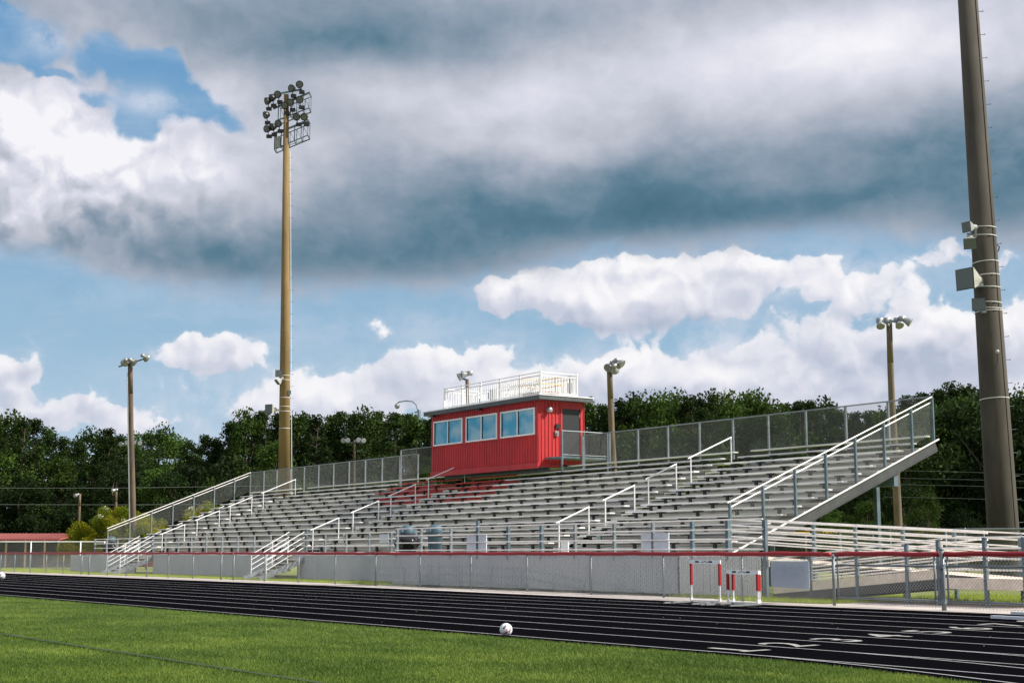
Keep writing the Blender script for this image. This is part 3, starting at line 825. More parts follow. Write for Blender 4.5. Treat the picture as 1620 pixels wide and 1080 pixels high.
# front walkway, right part (a platform in front of the first row)
mb = MB()
for i in range(6):
    mb.box(-45.6, -26.35, 26.02 + i * .265, 26.02 + i * .265 + .257, 1.06, 1.10)
mb.box(-45.6, -26.3, 25.99, 26.02, .92, 1.105)
mb.build('front_walkway', 'alu', st)
mb = MB(); mb.box(uL - 2.9, -75.6, 27.6, 28.3, 1.0, 1.05); mb.box(uL - 2.9, uR, 27.56, 27.6, .94, 1.19)
mb.build('front_walkway', 'alu', st)
fr = [-26.42, -27.8, -29.2, -30.85, -32.6, -34.5, -36.25, -38.1, -39.9, -41.6, -43.6, -45.3]
for u in fr:
    mb = MB(); big = u in (-26.42, -27.8, -29.2, -39.9, -38.1, -36.25)
    w = .055 if big else .035; base_ = .15 if u == -26.42 else 1.05
    zp_ = 2.13 if u != -39.9 else 2.35
    mb.box(u - w, u + w, 25.95, 26.04, base_, zp_ - .02); mb.build('front_post', 'galv_dark' if big else 'galv', st)
for z in (2.13, 1.875, 1.62, 1.36):
    mb = MB(); mb.tube((fr[0], 25.93, z), (fr[-1], 25.93, z), .021); mb.build('front_rail', 'rail', st)
fl_ = [x * .986 for x in (-47.3, -49.2, -51.0, -53.0, -54.9, -56.7, -58.6, -60.4, -62.2, -64.1, -66, -68, -70, -71.8, -73.7, -75.5, -77.6, -79.4, -81.3, -83.2, -85.3)]
for i, u in enumerate(fl_):
    mb = MB(); big = i in (5, 15)
    mb.box(u - .04, u + .04, 27.52, 27.6, 1.05, 2.28 if big else 2.04); mb.build('front_post', 'galv_dark' if big else 'galv', st)
for a, b in ((-45.5, fl_[5]), (fl_[6], fl_[15]), (fl_[16], fl_[20])):
    for z in (2.06, 1.80, 1.54, 1.28):
        mb = MB(); mb.tube((a, 27.49, z), (b, 27.49, z), .02); mb.build('front_rail', 'rail', st)
# slatted screens under the front edge
def screen(a, b, v, z0, z1, sm='slat'):
    mb = MB()
    n_ = int(abs(b - a) / .088)
    for i in range(n_):
        u = min(a, b) + .088 * i + random.uniform(-.004, .004); dz = random.uniform(-.012, .012)
        mb.box(u, u + .068, v, v + .006 + random.uniform(0, .006), z0 + dz, z1)
    o = mb.build('slat_screen', sm, st)
    mb = MB(); lattice(mb, (a, v - .012), (b, v - .012), z0, z0, z1 - z0, .13, .009); mb.build('screen_wire', 'screen_wire', st)
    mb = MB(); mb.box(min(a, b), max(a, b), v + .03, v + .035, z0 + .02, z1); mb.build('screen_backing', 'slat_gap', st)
screen(-45.55, -29.75, 25.96, GZ + .06, 1.22)
screen(-29.7, -26.52, 25.95, GZ + .06, 1.20, 'slat_white')
screen(-57.2 * .99, -45.6, 27.50, GZ + .05, 1.19)
screen(-74.2, -58.9, 27.50, GZ + .05, 1.19)
screen(-88.5, -76.9, 27.50, GZ + .02, 1.12)
# stairs down to the path
for ua, ub_ in ((-57.5, -55.95), (-76.4, -74.3)):
    sm = MB()
    for i in range(7):
        z = 1.0 - i * .15; v = 27.5 - i * .29
        sm.box(ua + .06, ub_ - .06, v - .30, v, z - .04, z)
    sm.build('stair_treads', 'alu', st)
    for u in (ua, ub_):
        mb = MB(); mb.bar((u, 27.55, .98), (u, 25.4, GZ + .06), .04, .22); mb.build('stair_stringer', 'galv', st)
        for off in (1.0, .78, .56, .34):
            mb = MB(); mb.tube((u, 27.5, 1.18 + off), (u, 25.72, .20 + off), .02); mb.build('stair_rail', 'white', st)
        mb = MB(); mb.tube((u, 25.72, GZ), (u, 25.72, 1.2), .022); mb.tube((u, 26.7, .6), (u, 26.7, 1.73), .022); mb.build('stair_post', 'white', st)
# ramps on the right
def ramp(v0, v1, ua, ub_, z0, z1, posts, side, lift=0.0):
    mb = MB()
    n_ = 5
    for i in range(n_):
        a = v0 + (v1 - v0) * i / n_; b = v0 + (v1 - v0) * (i + 1) / n_ - .008
        mb.add([(ua, a, z0), (ub_, a, z1), (ub_, b, z1), (ua, b, z0), (ua, a, z0 - .04), (ub_, a, z1 - .04), (ub_, b, z1 - .04), (ua, b, z0 - .04)],
               [(0, 1, 2, 3), (4, 7, 6, 5), (0, 4, 5, 1), (1, 5, 6, 2), (2, 6, 7, 3), (3, 7, 4, 0)])
    mb.build('ramp_deck', 'rampdeck', st)
    for v in (v0 - .03, v1 + .03):
        mb = MB(); mb.bar((ua, v, z0 - .10), (ub_, v, z1 - .10), .05, .20); mb.build('ramp_beam', 'beam', st)
        for i in range(5):
            zz = .88 - .155 * i + lift
            mb = MB(); mb.tube((ua, v + .02, z0 + zz), (ub_, v + .02, z1 + zz), .018); mb.build('ramp_rail', 'rail', st)
        for p in (posts if (v < (v0 + v1) / 2) == (side < 0) else ()):
            z = z0 + (z1 - z0) * (p - ua) / (ub_ - ua)
            mb = MB(); mb.box(p - .04, p + .04, v - .035, v + .035, GZ, z + .86 + lift); mb.build('ramp_post', 'galv_dark', st)
ramp(27.68, 28.98, -29.45, -20.9, 1.17, .70, [-27.6, -26.1, -24.5, -22.9, -21.0], 1, .14)
ramp(26.06, 27.36, -26.2, -20.9, .24, .70, [-24.9, -23.4, -21.9, -21.0], -1)
mb = MB(); mb.bar((-26.2, 26.035, .24 + .10), (-20.9, 26.035, .70 + .10), .02, .24); mb.build('kick_board', 'rampdeck', st)

mb = MB(); mb.box(-20.88, -18.8, 26.06, 28.98, .65, .70); mb.box(-20.88, -18.75, 26.0, 26.06, .48, .72); mb.box(-18.8, -18.72, 26.0, 29.0, .48, .72)
mb.build('ramp_landing', 'rampdeck', st)
for z in (1.6, 1.37, 1.14, .9):
    mb = MB(); mb.path([(-20.9, 26.03, z), (-18.76, 26.03, z), (-18.76, 29.0, z), (-20.9, 29.0, z)], .019); mb.build('ramp_rail', 'rail', st)
for x, y in ((-19.75, 26.03), (-18.76, 26.03), (-18.76, 27.5), (-18.76, 29.0)):
    mb = MB(); mb.box(x - .04, x + .04, y - .04, y + .04, GZ, 1.6); mb.build('ramp_post', 'galv_dark', st)

# things on the walkway and hung on its rails
for (ua, ub_, z1, lab) in ((-40.55, -39.35, 1.86, 'white blank panel tied to the front rail, nearer the two bins'), (-31.35, -30.15, 1.83, 'white blank panel tied to the front rail beside the right aisle, nearer the ramp')):
    mb = MB(); mb.box(ua, ub_, 25.965, 25.99, 1.15, z1); solo(mb, 'rail_panel', 'panel', lab, 'panel', frame='B')
mb = MB(); mb.box(-49.35, -48.65, 27.50, 27.52, 1.66, 2.0); solo(mb, 'small_notice', 'panel', 'small white notice on the front rail left of the bagged bin', 'notice', frame='B')
mb = MB(); mb.box(-37.0, -36.62, 27.3, 27.34, 1.22, 1.62); solo(mb, 'small_notice', 'white', 'narrow white notice at the foot of the right aisle handrail', 'notice', frame='B')
mb = MB(); mb.box(-63.2, -62.9, 27.50, 27.52, 1.6, 1.95); 
for (u, lab) in ((-37.9, 'small black box at walkway level just right of the left white panel'), (-32.9, 'small black box at walkway level just left of the right white panel'), (-41.2, 'small black box at walkway level near the plain bin')):
    mb = MB(); mb.box(u - .12, u + .12, 27.4, 27.55, 1.2, 1.48); solo(mb, 'outlet_box', 'black', lab, 'box', frame='B')
def bin_(u, v, z, bag, lab):
    t_ = thing('trash_bin', lab, 'trash bin', (u, v, z), 'B', 'blue-grey bins on the stand walkway')
    mb = MB(); mb.lathe((u, v, z), [(.22, 0), (.24, .02), (.27, .80), (.285, .82), (.285, .86), (.26, .86)], 24); mb.build('bin_body', 'can', t_, True)
    mb = MB(); mb.lathe((u, v, z), [(.28, .86), (.285, .90), (.275, 1.05), (.22, 1.14), (.12, 1.19), (.01, 1.2)], 24); ld = mb.build('bin_lid', 'can', t_, True)
    mb = MB(); mb.box(u - .15, u + .15, v - .30, v - .265, z + .93, z + 1.07); mb.build('lid_flap', mat('flap', (.16, .24, .28), .4), ld, root=t_)
    if bag:
        mb = MB(); k0 = len(mb.v); n_ = 36
        prof_ = [(.27, .90), (.33, .88), (.46, .72), (.50, .60), (.42, .50), (.36, .40), (.30, .30), (.28, .5)]
        mb.lathe((u, v, z), prof_, n_)
        for i in range(len(mb.v)):
            x, y, zz = mb.v[i]; a = math.atan2(y - v, x - u); r_ = math.hypot(x - u, y - v)
            if r_ > .29:
                kf = 1 + .10 * math.sin(3 * a + zz * 9) + .07 * math.sin(7 * a + 2)
                mb.v[i] = (u + (x - u) * kf, v + (y - v) * kf, zz - .05 * (1 + math.sin(2 * a)))
        mb.build('bin_bag', 'bag', t_, True)
    else:
        mb = MB(); mb.lathe((u, v, z), [(.285, .84), (.295, .82), (.293, .76), (.28, .75)], 24); mb.build('bin_bag', 'bag', t_, True)
    return t_
bin_(-46.3, 27.0, 1.10, True, 'blue-grey domed bin with a black bag bulging over its rim')
bin_(-44.3, 27.0, 1.10, False, 'blue-grey domed bin with its bag tucked in, right of the bagged bin')
bin_(-83.2, 28.2, 1.05, True, 'blue-grey bin at the far left end of the stand walkway')

# ------------------------------------------------------------------ press box
pu0, pu1, pv0, pv1, pz0, pz1 = -58.8, -49.85, 35.6, 38.1, 4.98, 7.86
pb = thing('press_box', 'red corrugated press box with three windows on top of the grandstand', 'press box', ((pu0 + pu1) / 2, 36.85, pz0), 'B')
def ribbed(mb, a, b, fixed, z0, z1, axis, n, depth=.03, sgn=-1):
    """ribbed siding, one sheet folded: flat pan, small upstanding rib"""
    L = b - a; seg = L / n; vs = []
    for i in range(n):
        x = a + i * seg
        for dx, dd in ((0, 0), (seg * .66, 0), (seg * .72, depth), (seg * .92, depth), (seg * .985, 0)):
            vs.append((x + dx, fixed + sgn * dd))
    vs.append((b, fixed))
    k = len(mb.v)
    for x, d in vs:
        for z in (z0, z1):
            mb.v.append((x, d, z) if axis == 'u' else (d, x, z))
    for i in range(len(vs) - 1):
        q = (k + 2 * i, k + 2 * i + 2, k + 2 * i + 3, k + 2 * i + 1)
        mb.f.append(q if axis == 'u' else q[::-1])
wz0, wz1 = 6.37, 7.56
wins = [(-58.56, -55.95), (-55.64, -53.02), (-52.74, -50.07)]
mb = MB()
ribbed(mb, pu0, pu1, pv0, pz0 + .18, wz0 - .02, 'u', 44)
ribbed(mb, pu0, pu1, pv0, wz1 + .02, pz1, 'u', 44)
mb.box(pu0, pu1, pv0 - .035, pv0 + .02, wz1 - .0, wz1 + .03); mb.box(pu0, pu1, pv0 - .035, pv0 + .02, wz0 - .05, wz0)
mb.build('front_wall', 'redwall', pb)
mb = MB(); gaps = [(pu0, wins[0][0]), (wins[0][1], wins[1][0]), (wins[1][1], wins[2][0]), (wins[2][1], pu1)]
for a, b in gaps:
    mb = MB(); mb.box(a, b, pv0 - .03, pv0 + .05, wz0, wz1); mb.build('window_pier', 'redwall', pb)
mb = MB(); mb.box(pu0 - .02, pu1 + .02, pv0 - .06, pv0 + .02, pz0 - .08, pz0 + .17); mb.build('base_trim', 'redwall', pb)
dv0, dv1, dz0, dz1 = 36.86, 37.86, 5.40, 7.56
mb = MB()
ribbed(mb, pv0 + .01, dv0 - .09, pu1, pz0 + .12, pz1, 'v', 6, .03, 1)
ribbed(mb, dv1 + .09, pv1, pu1, pz0 + .12, pz1, 'v', 1, .03, 1)
mb.box(pu1 - .02, pu1 + .01, dv0 - .09, dv1 + .09, dz1 + .06, pz1)
mb.box(pu1 - .02, pu1 + .01, dv0 - .09, dv1 + .09, pz0 + .1, dz0)
mb.build('side_wall', 'redwall', pb)
mb = MB(); mb.box(pu0, pu0 + .05, pv0 + .03, pv1, pz0, pz1); mb.box(pu0 + .06, pu1 - .03, pv1 - .04, pv1, pz0, pz1)
mb.build('rear_wall', 'redwall', pb)
mb = MB(); mb.box(pu0 + .06, pu1 - .03, pv0 + .03, pv1 - .05, pz0 - .04, pz0 + .04)
for y in (pv0 + .7, pv1 - .4): mb.box(pu0 + .2, pu1 - .2, y - .06, y + .06, pz0 - .16, pz0 - .05)
mb.build('floor_frame', 'galv_dark', pb)
mb = MB(); mb.box(pu1 - .01, pu1 + .02, pv0 + .02, dv0 - .1, pz0 - .03, pz0 + .115); mb.build('sill_trim', 'redwall', pb)
mb = MB()
mb.box(pu1, pu1 + .05, dv0 - .09, dv0, dz0, dz1 + .06); mb.box(pu1, pu1 + .05, dv1, dv1 + .09, dz0, dz1 + .06); mb.box(pu1, pu1 + .05, dv0, dv1, dz1, dz1 + .06)
mb.build('door_frame', 'redwall', pb)
mb = MB(); mb.box(pu1 - .04, pu1 + .012, dv0, dv1, dz0, dz1); dr = mb.build('door', 'door', pb)
mb = MB(); mb.box(pu1 + .012, pu1 + .03, dv1 - .05, dv1 - .02, 7.2, 7.38); mb.build('door_closer', 'galv', dr)
mb = MB(); mb.box(pu1 + .03, pu1 + .10, dv0 - .42, dv0 - .24, 6.33, 6.55); mb.tube((pu1 + .10, dv0 - .33, 6.44), (pu1 + .16, dv0 - .33, 6.44), .05); mb.build('wall_outlet', 'lampgrey', pb)
mb = MB(); mb.box(pu1 + .03, pu1 + .09, dv0 - .36, dv0 - .14, 6.66, 6.86); mb.build('card_reader', 'black', pb)
mb = MB(); mb.box(pu1 + .03, pu1 + .12, pv0 + .38, pv0 + .52, 7.36, 7.52); mb.lathe((pu1 + .12, pv0 + .47, 7.44), [(.12, 0), (.13, .05), (.10, .16), (.03, .18)], 16, (1, 0, 0)); mb.build('wall_lamp', 'lampgrey', pb)
for a, b in wins:
    mb = MB(); f = .07; y0, y1 = pv0 - .07, pv0 + .03
    mb.box(a, b, y0, y1, wz0, wz0 + f); mb.box(a, b, y0, y1, wz1 - f, wz1)
    mb.box(a, a + f, y0, y1, wz0 + f, wz1 - f); mb.box(b - f, b, y0, y1, wz0 + f, wz1 - f)
    mid = (a + b) / 2; mb.box(mid - .035, mid + .035, y0 + .01, y1, wz0 + f, wz1 - f)
    w_ = mb.build('window', 'white', pb)
    mb = MB(); mb.add([(a + f, pv0 - .02, wz0 + f), (b - f, pv0 - .02, wz0 + f), (b - f, pv0 - .02, wz1 - f), (a + f, pv0 - .02, wz1 - f)], [(0, 1, 2, 3)])
    mb.build('pane', 'glass', w_)
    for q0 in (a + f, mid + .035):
        mb = MB(); mb.box(q0, q0 + .055, pv0 - .045, pv0 - .023, wz0 + f, wz1 - f - .002); mb.build('reveal_shade_strip', 'door', w_, root=pb)  # dark strip put in as the shade of the window reveal
mb = MB(); mb.box(-59.10, -49.36, 35.3, 38.22, 7.86, 8.03); rf = mb.build('roof', 'roofgrey', pb)
mb = MB(); mb.box(-59.13, -49.33, 35.27, 38.25, 8.033, 8.08); mb.build('roof_edge', 'white', rf, root=pb)
mb = MB(); mb.box(-54.5, -54.2, 35.36, 35.5, 7.76, 7.857); mb.box(-58.5, -58.3, 35.36, 35.5, 7.78, 7.857); mb.build('soffit_lamp', 'black', rf, root=pb)
# roof guard rail
rg = thing('roof_railing', 'white picket guard railing around the roof of the press box', 'railing', (-53.5, 36.5, 8.08), 'B')
def pick(a, b, z0=8.08, z1=9.06):
    p, q = Vector((*a, 0)), Vector((*b, 0)); L = (q - p).length; mb = MB()
    for z in (z1, z1 - .15, z0 + .08): mb.bar((*a, z), (*b, z), .035, .035)
    n_ = int(L / .155)
    for i in range(1, n_):
        c = p.lerp(q, i / n_); mb.bar((c.x, c.y, z0 + .08), (c.x, c.y, z1 - .15), .024, .024)
    mb.build('picket_panel', 'white', rg)
c4 = [(-57.48, 35.5), (-49.53, 35.5), (-49.53, 37.47), (-57.48, 37.47)]
for i in range(4): pick(c4[i], c4[(i + 1) % 4])
for x in np.linspace(-57.48, -49.53, 6):
    for y in (35.5, 37.47):
        mb = MB(); mb.box(x - .03, x + .03, y - .03, y + .03, 8.08, 9.1); mb.build('railing_post', 'white', rg)
# yellow roof hatch rails
hr = thing('hatch_guard', 'yellow tube guard around the roof hatch at the right end of the press box roof', 'guard rail', (-50.5, 36.4, 8.08), 'B')
mb = MB()
for z in (8.62, 8.98): mb.path([(-51.6, 35.8, z), (-50.0, 35.8, z), (-50.0, 37.0, z), (-51.6, 37.0, z), (-51.6, 35.8, z)], .022)
for x, y in ((-51.6, 35.8), (-50.0, 35.8), (-50.0, 37.0), (-51.6, 37.0), (-50.5, 37.0)): mb.tube((x, y, 8.08), (x, y, 8.98), .024)
mb.build('guard_tubes', 'yellow', hr)
mb = MB(); mb.box(-51.5, -50.1, 35.9, 36.9, 8.14, 8.30); mb.build('hatch_cover', mat('hatch_red', (.3, .05, .03), .6), hr)
# roof electrics
mb = MB(); mb.box(-49.75, -49.6, 37.1, 37.25, 8.25, 8.7); mb.tube((-49.67, 37.17, 8.08), (-49.67, 37.17, 9.0), .02); solo(mb, 'conduit_box', 'galv', 'small grey conduit box on the right end of the roof railing', 'electrical box', frame='B')
mb = MB(); mb.tube((-55.6, 36.9, 8.08), (-55.6, 36.9, 8.95), .04); mb.box(-55.75, -55.45, 36.8, 37.0, 8.5, 8.8); mb.box(-56.6, -56.45, 36.9, 37.0, 8.35, 8.6); mb.box(-55.25, -55.1, 36.7, 36.9, 8.3, 8.9)
solo(mb, 'roof_antenna', 'lampgrey', 'dark mast with small boxes on the left half of the press box roof', 'antenna', frame='B')
# security camera on a gooseneck
cc = thing('security_camera', 'dome camera on a curved grey arm at the left roof corner of the press box', 'camera', (-59.45, 35.3, 7.85), 'B')
mb = MB(); mb.box(-59.52, -59.38, 35.2, 35.3, 7.85, 8.2); mb.build('wall_plate', 'galv', cc)
mb = MB(); mb.path([(-59.45, 35.2, 8.1), (-59.47, 35.1, 8.45), (-59.6, 34.95, 8.62), (-59.9, 34.75, 8.66), (-60.25, 34.55, 8.62), (-60.3, 34.5, 8.55)], .03); mb.build('arm', 'galv', cc, True)
mb = MB(); mb.lathe((-60.3, 34.5, 8.28), [(.03, 0), (.10, .04), (.13, .12), (.13, .2), (.06, .28)], 16); mb.build('dome', 'lampgrey', cc, True)

# ------------------------------------------------------------------ track fence
FP = [(-122, 26.9), (-58, 26.3), (-44, 26.0), (-36, 25.9), (-25, 24.85), (-18, 24.13), (-5, 22.9)]
def fy(x):
    for (x0, y0), (x1, y1) in zip(FP, FP[1:]):
        if x0 <= x <= x1: return y0 + (y1 - y0) * (x - x0) / (x1 - x0)
tf = thing('track_fence', 'low chain-link fence with a red plastic top cap along the running track', 'fence', (-56, fy(-56), GZ))
posts = [-98.2, -95.13, -91.69, -88.71, -85.52, -82.51, -79.44, -76.36, -75.14, -72.31, -69.56, -66.8, -64.06, -61.12, -58.0, -56.69, -53.55, -50.42, -47.33, -44.24, -41.2, -38.07, -34.85, -31.36, -27.96, -24.78, -21.61]
def zc(x): return 1.245 - (x + 20) * .00012
for x in posts:
    y = fy(x); r_ = .026 if x not in (-21.61, -76.36, -75.14, -58.0, -56.69) else .036
    mb = MB(); mb.tube((x, y, GZ), (x, y, zc(x)), r_, 10); mb.build('fence_post', 'galv', tf, True)
def cap(parent, a, b):
    mb = MB(); n_ = max(1, int((b - a) / .3)); R_ = .052
    prev = None
    for i in range(n_ + 1):
        x = a + (b - a) * i / n_; y = fy(x); sag = .007 * math.sin(x * 2.1) + .005 * math.sin(x * 5.3) - (.004 * abs(math.sin(x * math.pi / 3.05)))
        q = Vector((x, y, zc(x) + sag))
        if prev is not None: mb.tube(prev, q, R_, 12, caps=(i == 1 or i == n_))
        prev = q
    mb.build('rail_cap', 'redcap', parent, True)
for a, b in ((-98, -76.45), (-76.3, -75.2), (-75.05, -58.08), (-57.9, -56.77), (-56.6, -44.3), (-44.28, -31.42), (-31.4, -21.7)): cap(tf, a, b)
mb = MB()
for a, b in zip(posts, posts[1:]):
    far = a < -50
    lattice(mb, (a, fy(a) - .035), (b, fy(b) - .035), GZ + .04, GZ + .04, 1.06, .11 if far else .085, .0022 if far else (.0026 if a < -36 else .0034))
mb.build('fence_mesh', 'wire_near', tf)
mb = MB(); mb.path([(x, fy(x) - .03, GZ + .05) for x in posts], .006, 4); mb.build('tension_wire', 'wire', tf)
# double gate on the right
for (a, b, lab) in ((-21.45, -18.58, 'left leaf of the chain-link gate with grey mid rails and red top cap'), (-18.28, -14.6, 'right leaf of the chain-link gate, cut by the picture edge')):
    gt = thing('gate_leaf', lab, 'gate', (a, fy(a), GZ), 'W', 'leaves of the chain-link gate')
    mb = MB()
    ya, yb = fy(a) - .05, fy(b) - .05
    for z in (.30, 1.0): mb.tube((a, ya, z), (b, yb, z), .024)
    mb.tube((a + .02, ya, .25), (a + .02, ya, 1.2), .022); mb.tube((b - .02, yb, .25), (b - .02, yb, 1.2), .022)
    mb.build('gate_frame', 'galv', gt, True)
    cap(gt, a - .08, b + .08)
    mb = MB(); lattice(mb, (a, ya + .03), (b, yb + .03), .16, .16, 1.05, .085, .0034); mb.build('gate_mesh', 'wire_near', gt)
gp = thing('gate_post', 'stout grey post with clamps between the two gate leaves', 'post', (-18.43, fy(-18.43), GZ))
mb = MB(); mb.tube((-18.43, fy(-18.43), GZ), (-18.43, fy(-18.43), 1.32), .048, 12); mb.lathe((-18.43, fy(-18.43), 1.32), [(.05, 0), (.045, .03), (.015, .05)], 12); mb.build('post', 'galv', gp, True)
for z in (.30, 1.0):
    mb = MB(); mb.tube((-18.43, fy(-18.43), z - .04), (-18.43, fy(-18.43), z + .04), .064, 12); mb.box(-18.52, -18.34, fy(-18.43) - .1, fy(-18.43) - .03, z - .05, z - .01); mb.build('clamp', 'galv', gp)
# sign on the fence
mb = MB(); xa, xb = -23.78, -22.46
p_ = Vector((xa, fy(xa) + .05, 0)); q_ = Vector((xb, fy(xb) + .05, 0))
dn = Vector((-(q_ - p_).y, (q_ - p_).x, 0)).normalized() * .012
z0, z1 = .48, 1.08
mb.add([p_ + Vector((0, 0, z0)), q_ + Vector((0, 0, z0 - .03)), q_ + Vector((0, 0, z1)), p_ + Vector((0, 0, z1)), p_ + dn + Vector((0, 0, z0)), q_ + dn + Vector((0, 0, z0 - .03)), q_ + dn + Vector((0, 0, z1)), p_ + dn + Vector((0, 0, z1))],
       [(0, 1, 2, 3), (7, 6, 5, 4), (0, 4, 5, 1), (2, 6, 7, 3), (1, 5, 6, 2), (3, 7, 4, 0)])
solo(mb, 'fence_sign', 'signback', 'blank blue-grey rectangular sign hung behind the track fence mesh', 'sign')

# ------------------------------------------------------------------ hurdles
def hurdle(ux, vy, h, wd, lab):
    t_ = thing('hurdle', lab, 'hurdle', (ux, vy, GZ + .012), 'W', 'hurdles parked along the fence')
    z0 = GZ + .012
    mb = MB(); mb.box(ux - wd / 2 - .04, ux + wd / 2 + .04, vy - .012, vy + .012, z0 + h - .09, z0 + h); bar_ = mb.build('crossbar', 'barwhite', t_)
    for s_ in (-.27, .20):
        mb = MB(); mb.box(ux + s_ * wd - .06, ux + s_ * wd + .06, vy - .016, vy - .0125, z0 + h - .058, z0 + h - .02); mb.build('bar_label', 'black', bar_, root=t_)
    mb = MB()
    for s_ in (-1, 1): mb.bar((ux + s_ * .11, vy - .0145, z0 + h - .055), (ux, vy - .0145, z0 + h - .025), .003, .014)
    mb.build('bar_marks', 'black', bar_, root=t_)
    for s_ in (-1, 1):
        x = ux + s_ * wd / 2
        zs = z0 + h * .42
        mb = MB(); mb.box(x - .027, x + .027, vy - .025, vy + .025, zs, z0 + h - .08); mb.build('padded_upright', 'hurdlered', t_)
        mb = MB(); mb.tube((x, vy, z0 + .06), (x, vy, zs), .018); mb.box(x - .02, x + .02, vy - .03, vy + .03, z0 + .03, z0 + .12); mb.build('lower_post', 'white', t_)
        mb = MB(); mb.bar((x, vy + .05, z0 + .03), (x + .08, vy - .95, z0 + .02), .05, .035); mb.build('foot', 'lampgrey', t_)
    mb = MB(); mb.bar((ux - wd / 2, vy, z0 + .05), (ux + wd / 2, vy, z0 + .05), .04, .03); mb.build('base_bar', 'white', t_)
hurdle(-24.38, 23.22, .99, .95, 'tall hurdle with two red uprights, left of the low ones')
hurdle(-23.11, 23.16, .77, .93, 'low hurdle with red uprights right of the tall one, in front of its pair')
hurdle(-23.065, 23.225, .76, .82, 'second low hurdle nested just behind the front low hurdle')
hurdle(-15.0, 22.1, .35, 1.0, 'hurdle feet reaching in from the right edge of the track') if False else None
# white timing board edge at right
mb = MB(); A = gnd(1570, 979.5, .11); B = gnd(1665, 984.5, .11)
mb.bar((A.x, A.y, .16), (B.x, B.y, .16), .09, .05)
A2 = gnd(1601, 973.5, .11); B2 = gnd(1680, 976.5, .11)
mb.bar((A2.x, A2.y, .16), (B2.x, B2.y, .16), .09, .05); mb.bar((B.x, B.y, .16), (B2.x, B2.y, .16), .06, .05)
solo(mb, 'starting_frame', 'panel', 'flat white equipment frame lying on the outer lane at the right edge', 'equipment')

# ------------------------------------------------------------------ balls
def ball(c, r, lab):
    t_ = thing('soccer_ball', lab, 'ball', (c.x, c.y, c.z - r), 'W', 'balls on the field')
    bpy_m = MB(); n1, n2 = 16, 28
    vs = []; 
    bpy_m.lathe((c.x, c.y, c.z), [(r * math.sin(math.pi * i / n1), -r * math.cos(math.pi * i / n1)) for i in range(n1 + 1)], n2)
    bpy_m.build('ball_skin', 'ballwhite', t_, True)
    tocam = (Vector((0, 0, CAMZ)) - c).normalized()
    rt = Vector((0, 0, 1)).cross(tocam).normalized(); up = tocam.cross(rt)
    def patch(name, m, poly):
        mb = MB(); R_ = r * 1.006
        def sp(a, b): return c + (rt * a + up * b + tocam * math.sqrt(max(0.02, 1 - a * a - b * b))) * R_
        n_ = 8
        for (a0, b0, a1, b1, w) in poly:
            mb = MB(); k = len(mb.v)
            for i in range(n_ + 1):
                t = i / n_; a = a0 + (a1 - a0) * t; b = b0 + (b1 - b0) * t
                l = math.hypot(a1 - a0, b1 - b0); na, nb = -(b1 - b0) / l * w, (a1 - a0) / l * w
                mb.v.append(tuple(sp(a - na, b - nb))); mb.v.append(tuple(sp(a + na, b + nb)))
            for i in range(n_): mb.f.append((k + 2 * i, k + 2 * i + 2, k + 2 * i + 3, k + 2 * i + 1))
            mb.build(name, m, t_, root=t_)
    patch('dark_mark', 'black', [(-.42, .1, .0, .62, .13), (.3, -.35, .8, -.02, .05), (.1, -.45, .35, -.32, .05)])
    patch('red_mark', 'ballred', [(-.4, -.65, .15, -.42, .12), (.15, -.4, .1, .1, .05), (.55, -.05, .8, .35, .05), (.5, -.7, .6, -.2, .04)])
ball(Vector((-17.95, 12.88, 0.105)) , .098, 'white football with dark and red marks resting on the inner lane line')
pb_ = gnd(2, 917.5, .06)
ball(Vector((pb_.x, pb_.y, zt(pb_.y) + .2)), .16, 'pale ball on the track at the far left edge')

# ------------------------------------------------------------------ tall light poles
def ringstrap(mb, c, r, tilt=0.0):
    mb.tube((c.x, c.y, c.z - .018), (c.x, c.y, c.z + .018), r + .012, 20)
# left pole
LD = 92.0
base = at(449.5, 800, LD); topp = at(453, 149.6, LD)
bz = GZ
k_ = (base.z - bz) / (topp.z - base.z)
bxy = base - (topp - base) * k_
m_per = LD / FPX
def on_pole(py, b=bxy, t=topp, D=LD):
    q0, q1 = at(0, py, D), None
    f = (at(810, py, D).z - b.z) / (t.z - b.z)
    return b.lerp(t, f), f
lp = thing('floodlight_pole', 'tall tan concrete floodlight pole behind the left half of the grandstand', 'light pole', (bxy.x, bxy.y, GZ), 'W', 'tall concrete floodlight poles')
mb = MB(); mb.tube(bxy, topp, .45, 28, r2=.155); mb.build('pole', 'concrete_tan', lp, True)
right = Vector((cR.x, cR.y, 0)); fwd = Vector((-math.cos(YAW), math.sin(YAW), 0)); toc = -fwd
ra = .45; 
mb = MB()
py = 250
while py < 790:
    c, f = on_pole(py); r_ = .45 + (.155 - .45) * f
    mb.tube(c + right * r_, c + right * (r_ + .22), .012, 5); mb.tube(c + right * (r_ + .22), c + right * (r_ + .22) + Vector((0, 0, .05)), .012, 5)
    py += 19
mb.build('step_bolts', 'galv_dark', lp)
c0, f0_ = on_pole(240); c1, f1_ = on_pole(790)
mb = MB(); mb.tube(c0 + right * .28, c1 + right * .5, .025, 6); mb.build('conduit', 'white', lp)
for py in (594, 601, 629, 643, 650.5, 677.5):
    c, f = on_pole(py); mb = MB(); ringstrap(mb, c, .45 + (.155 - .45) * f); mb.build('band', 'strap', lp)
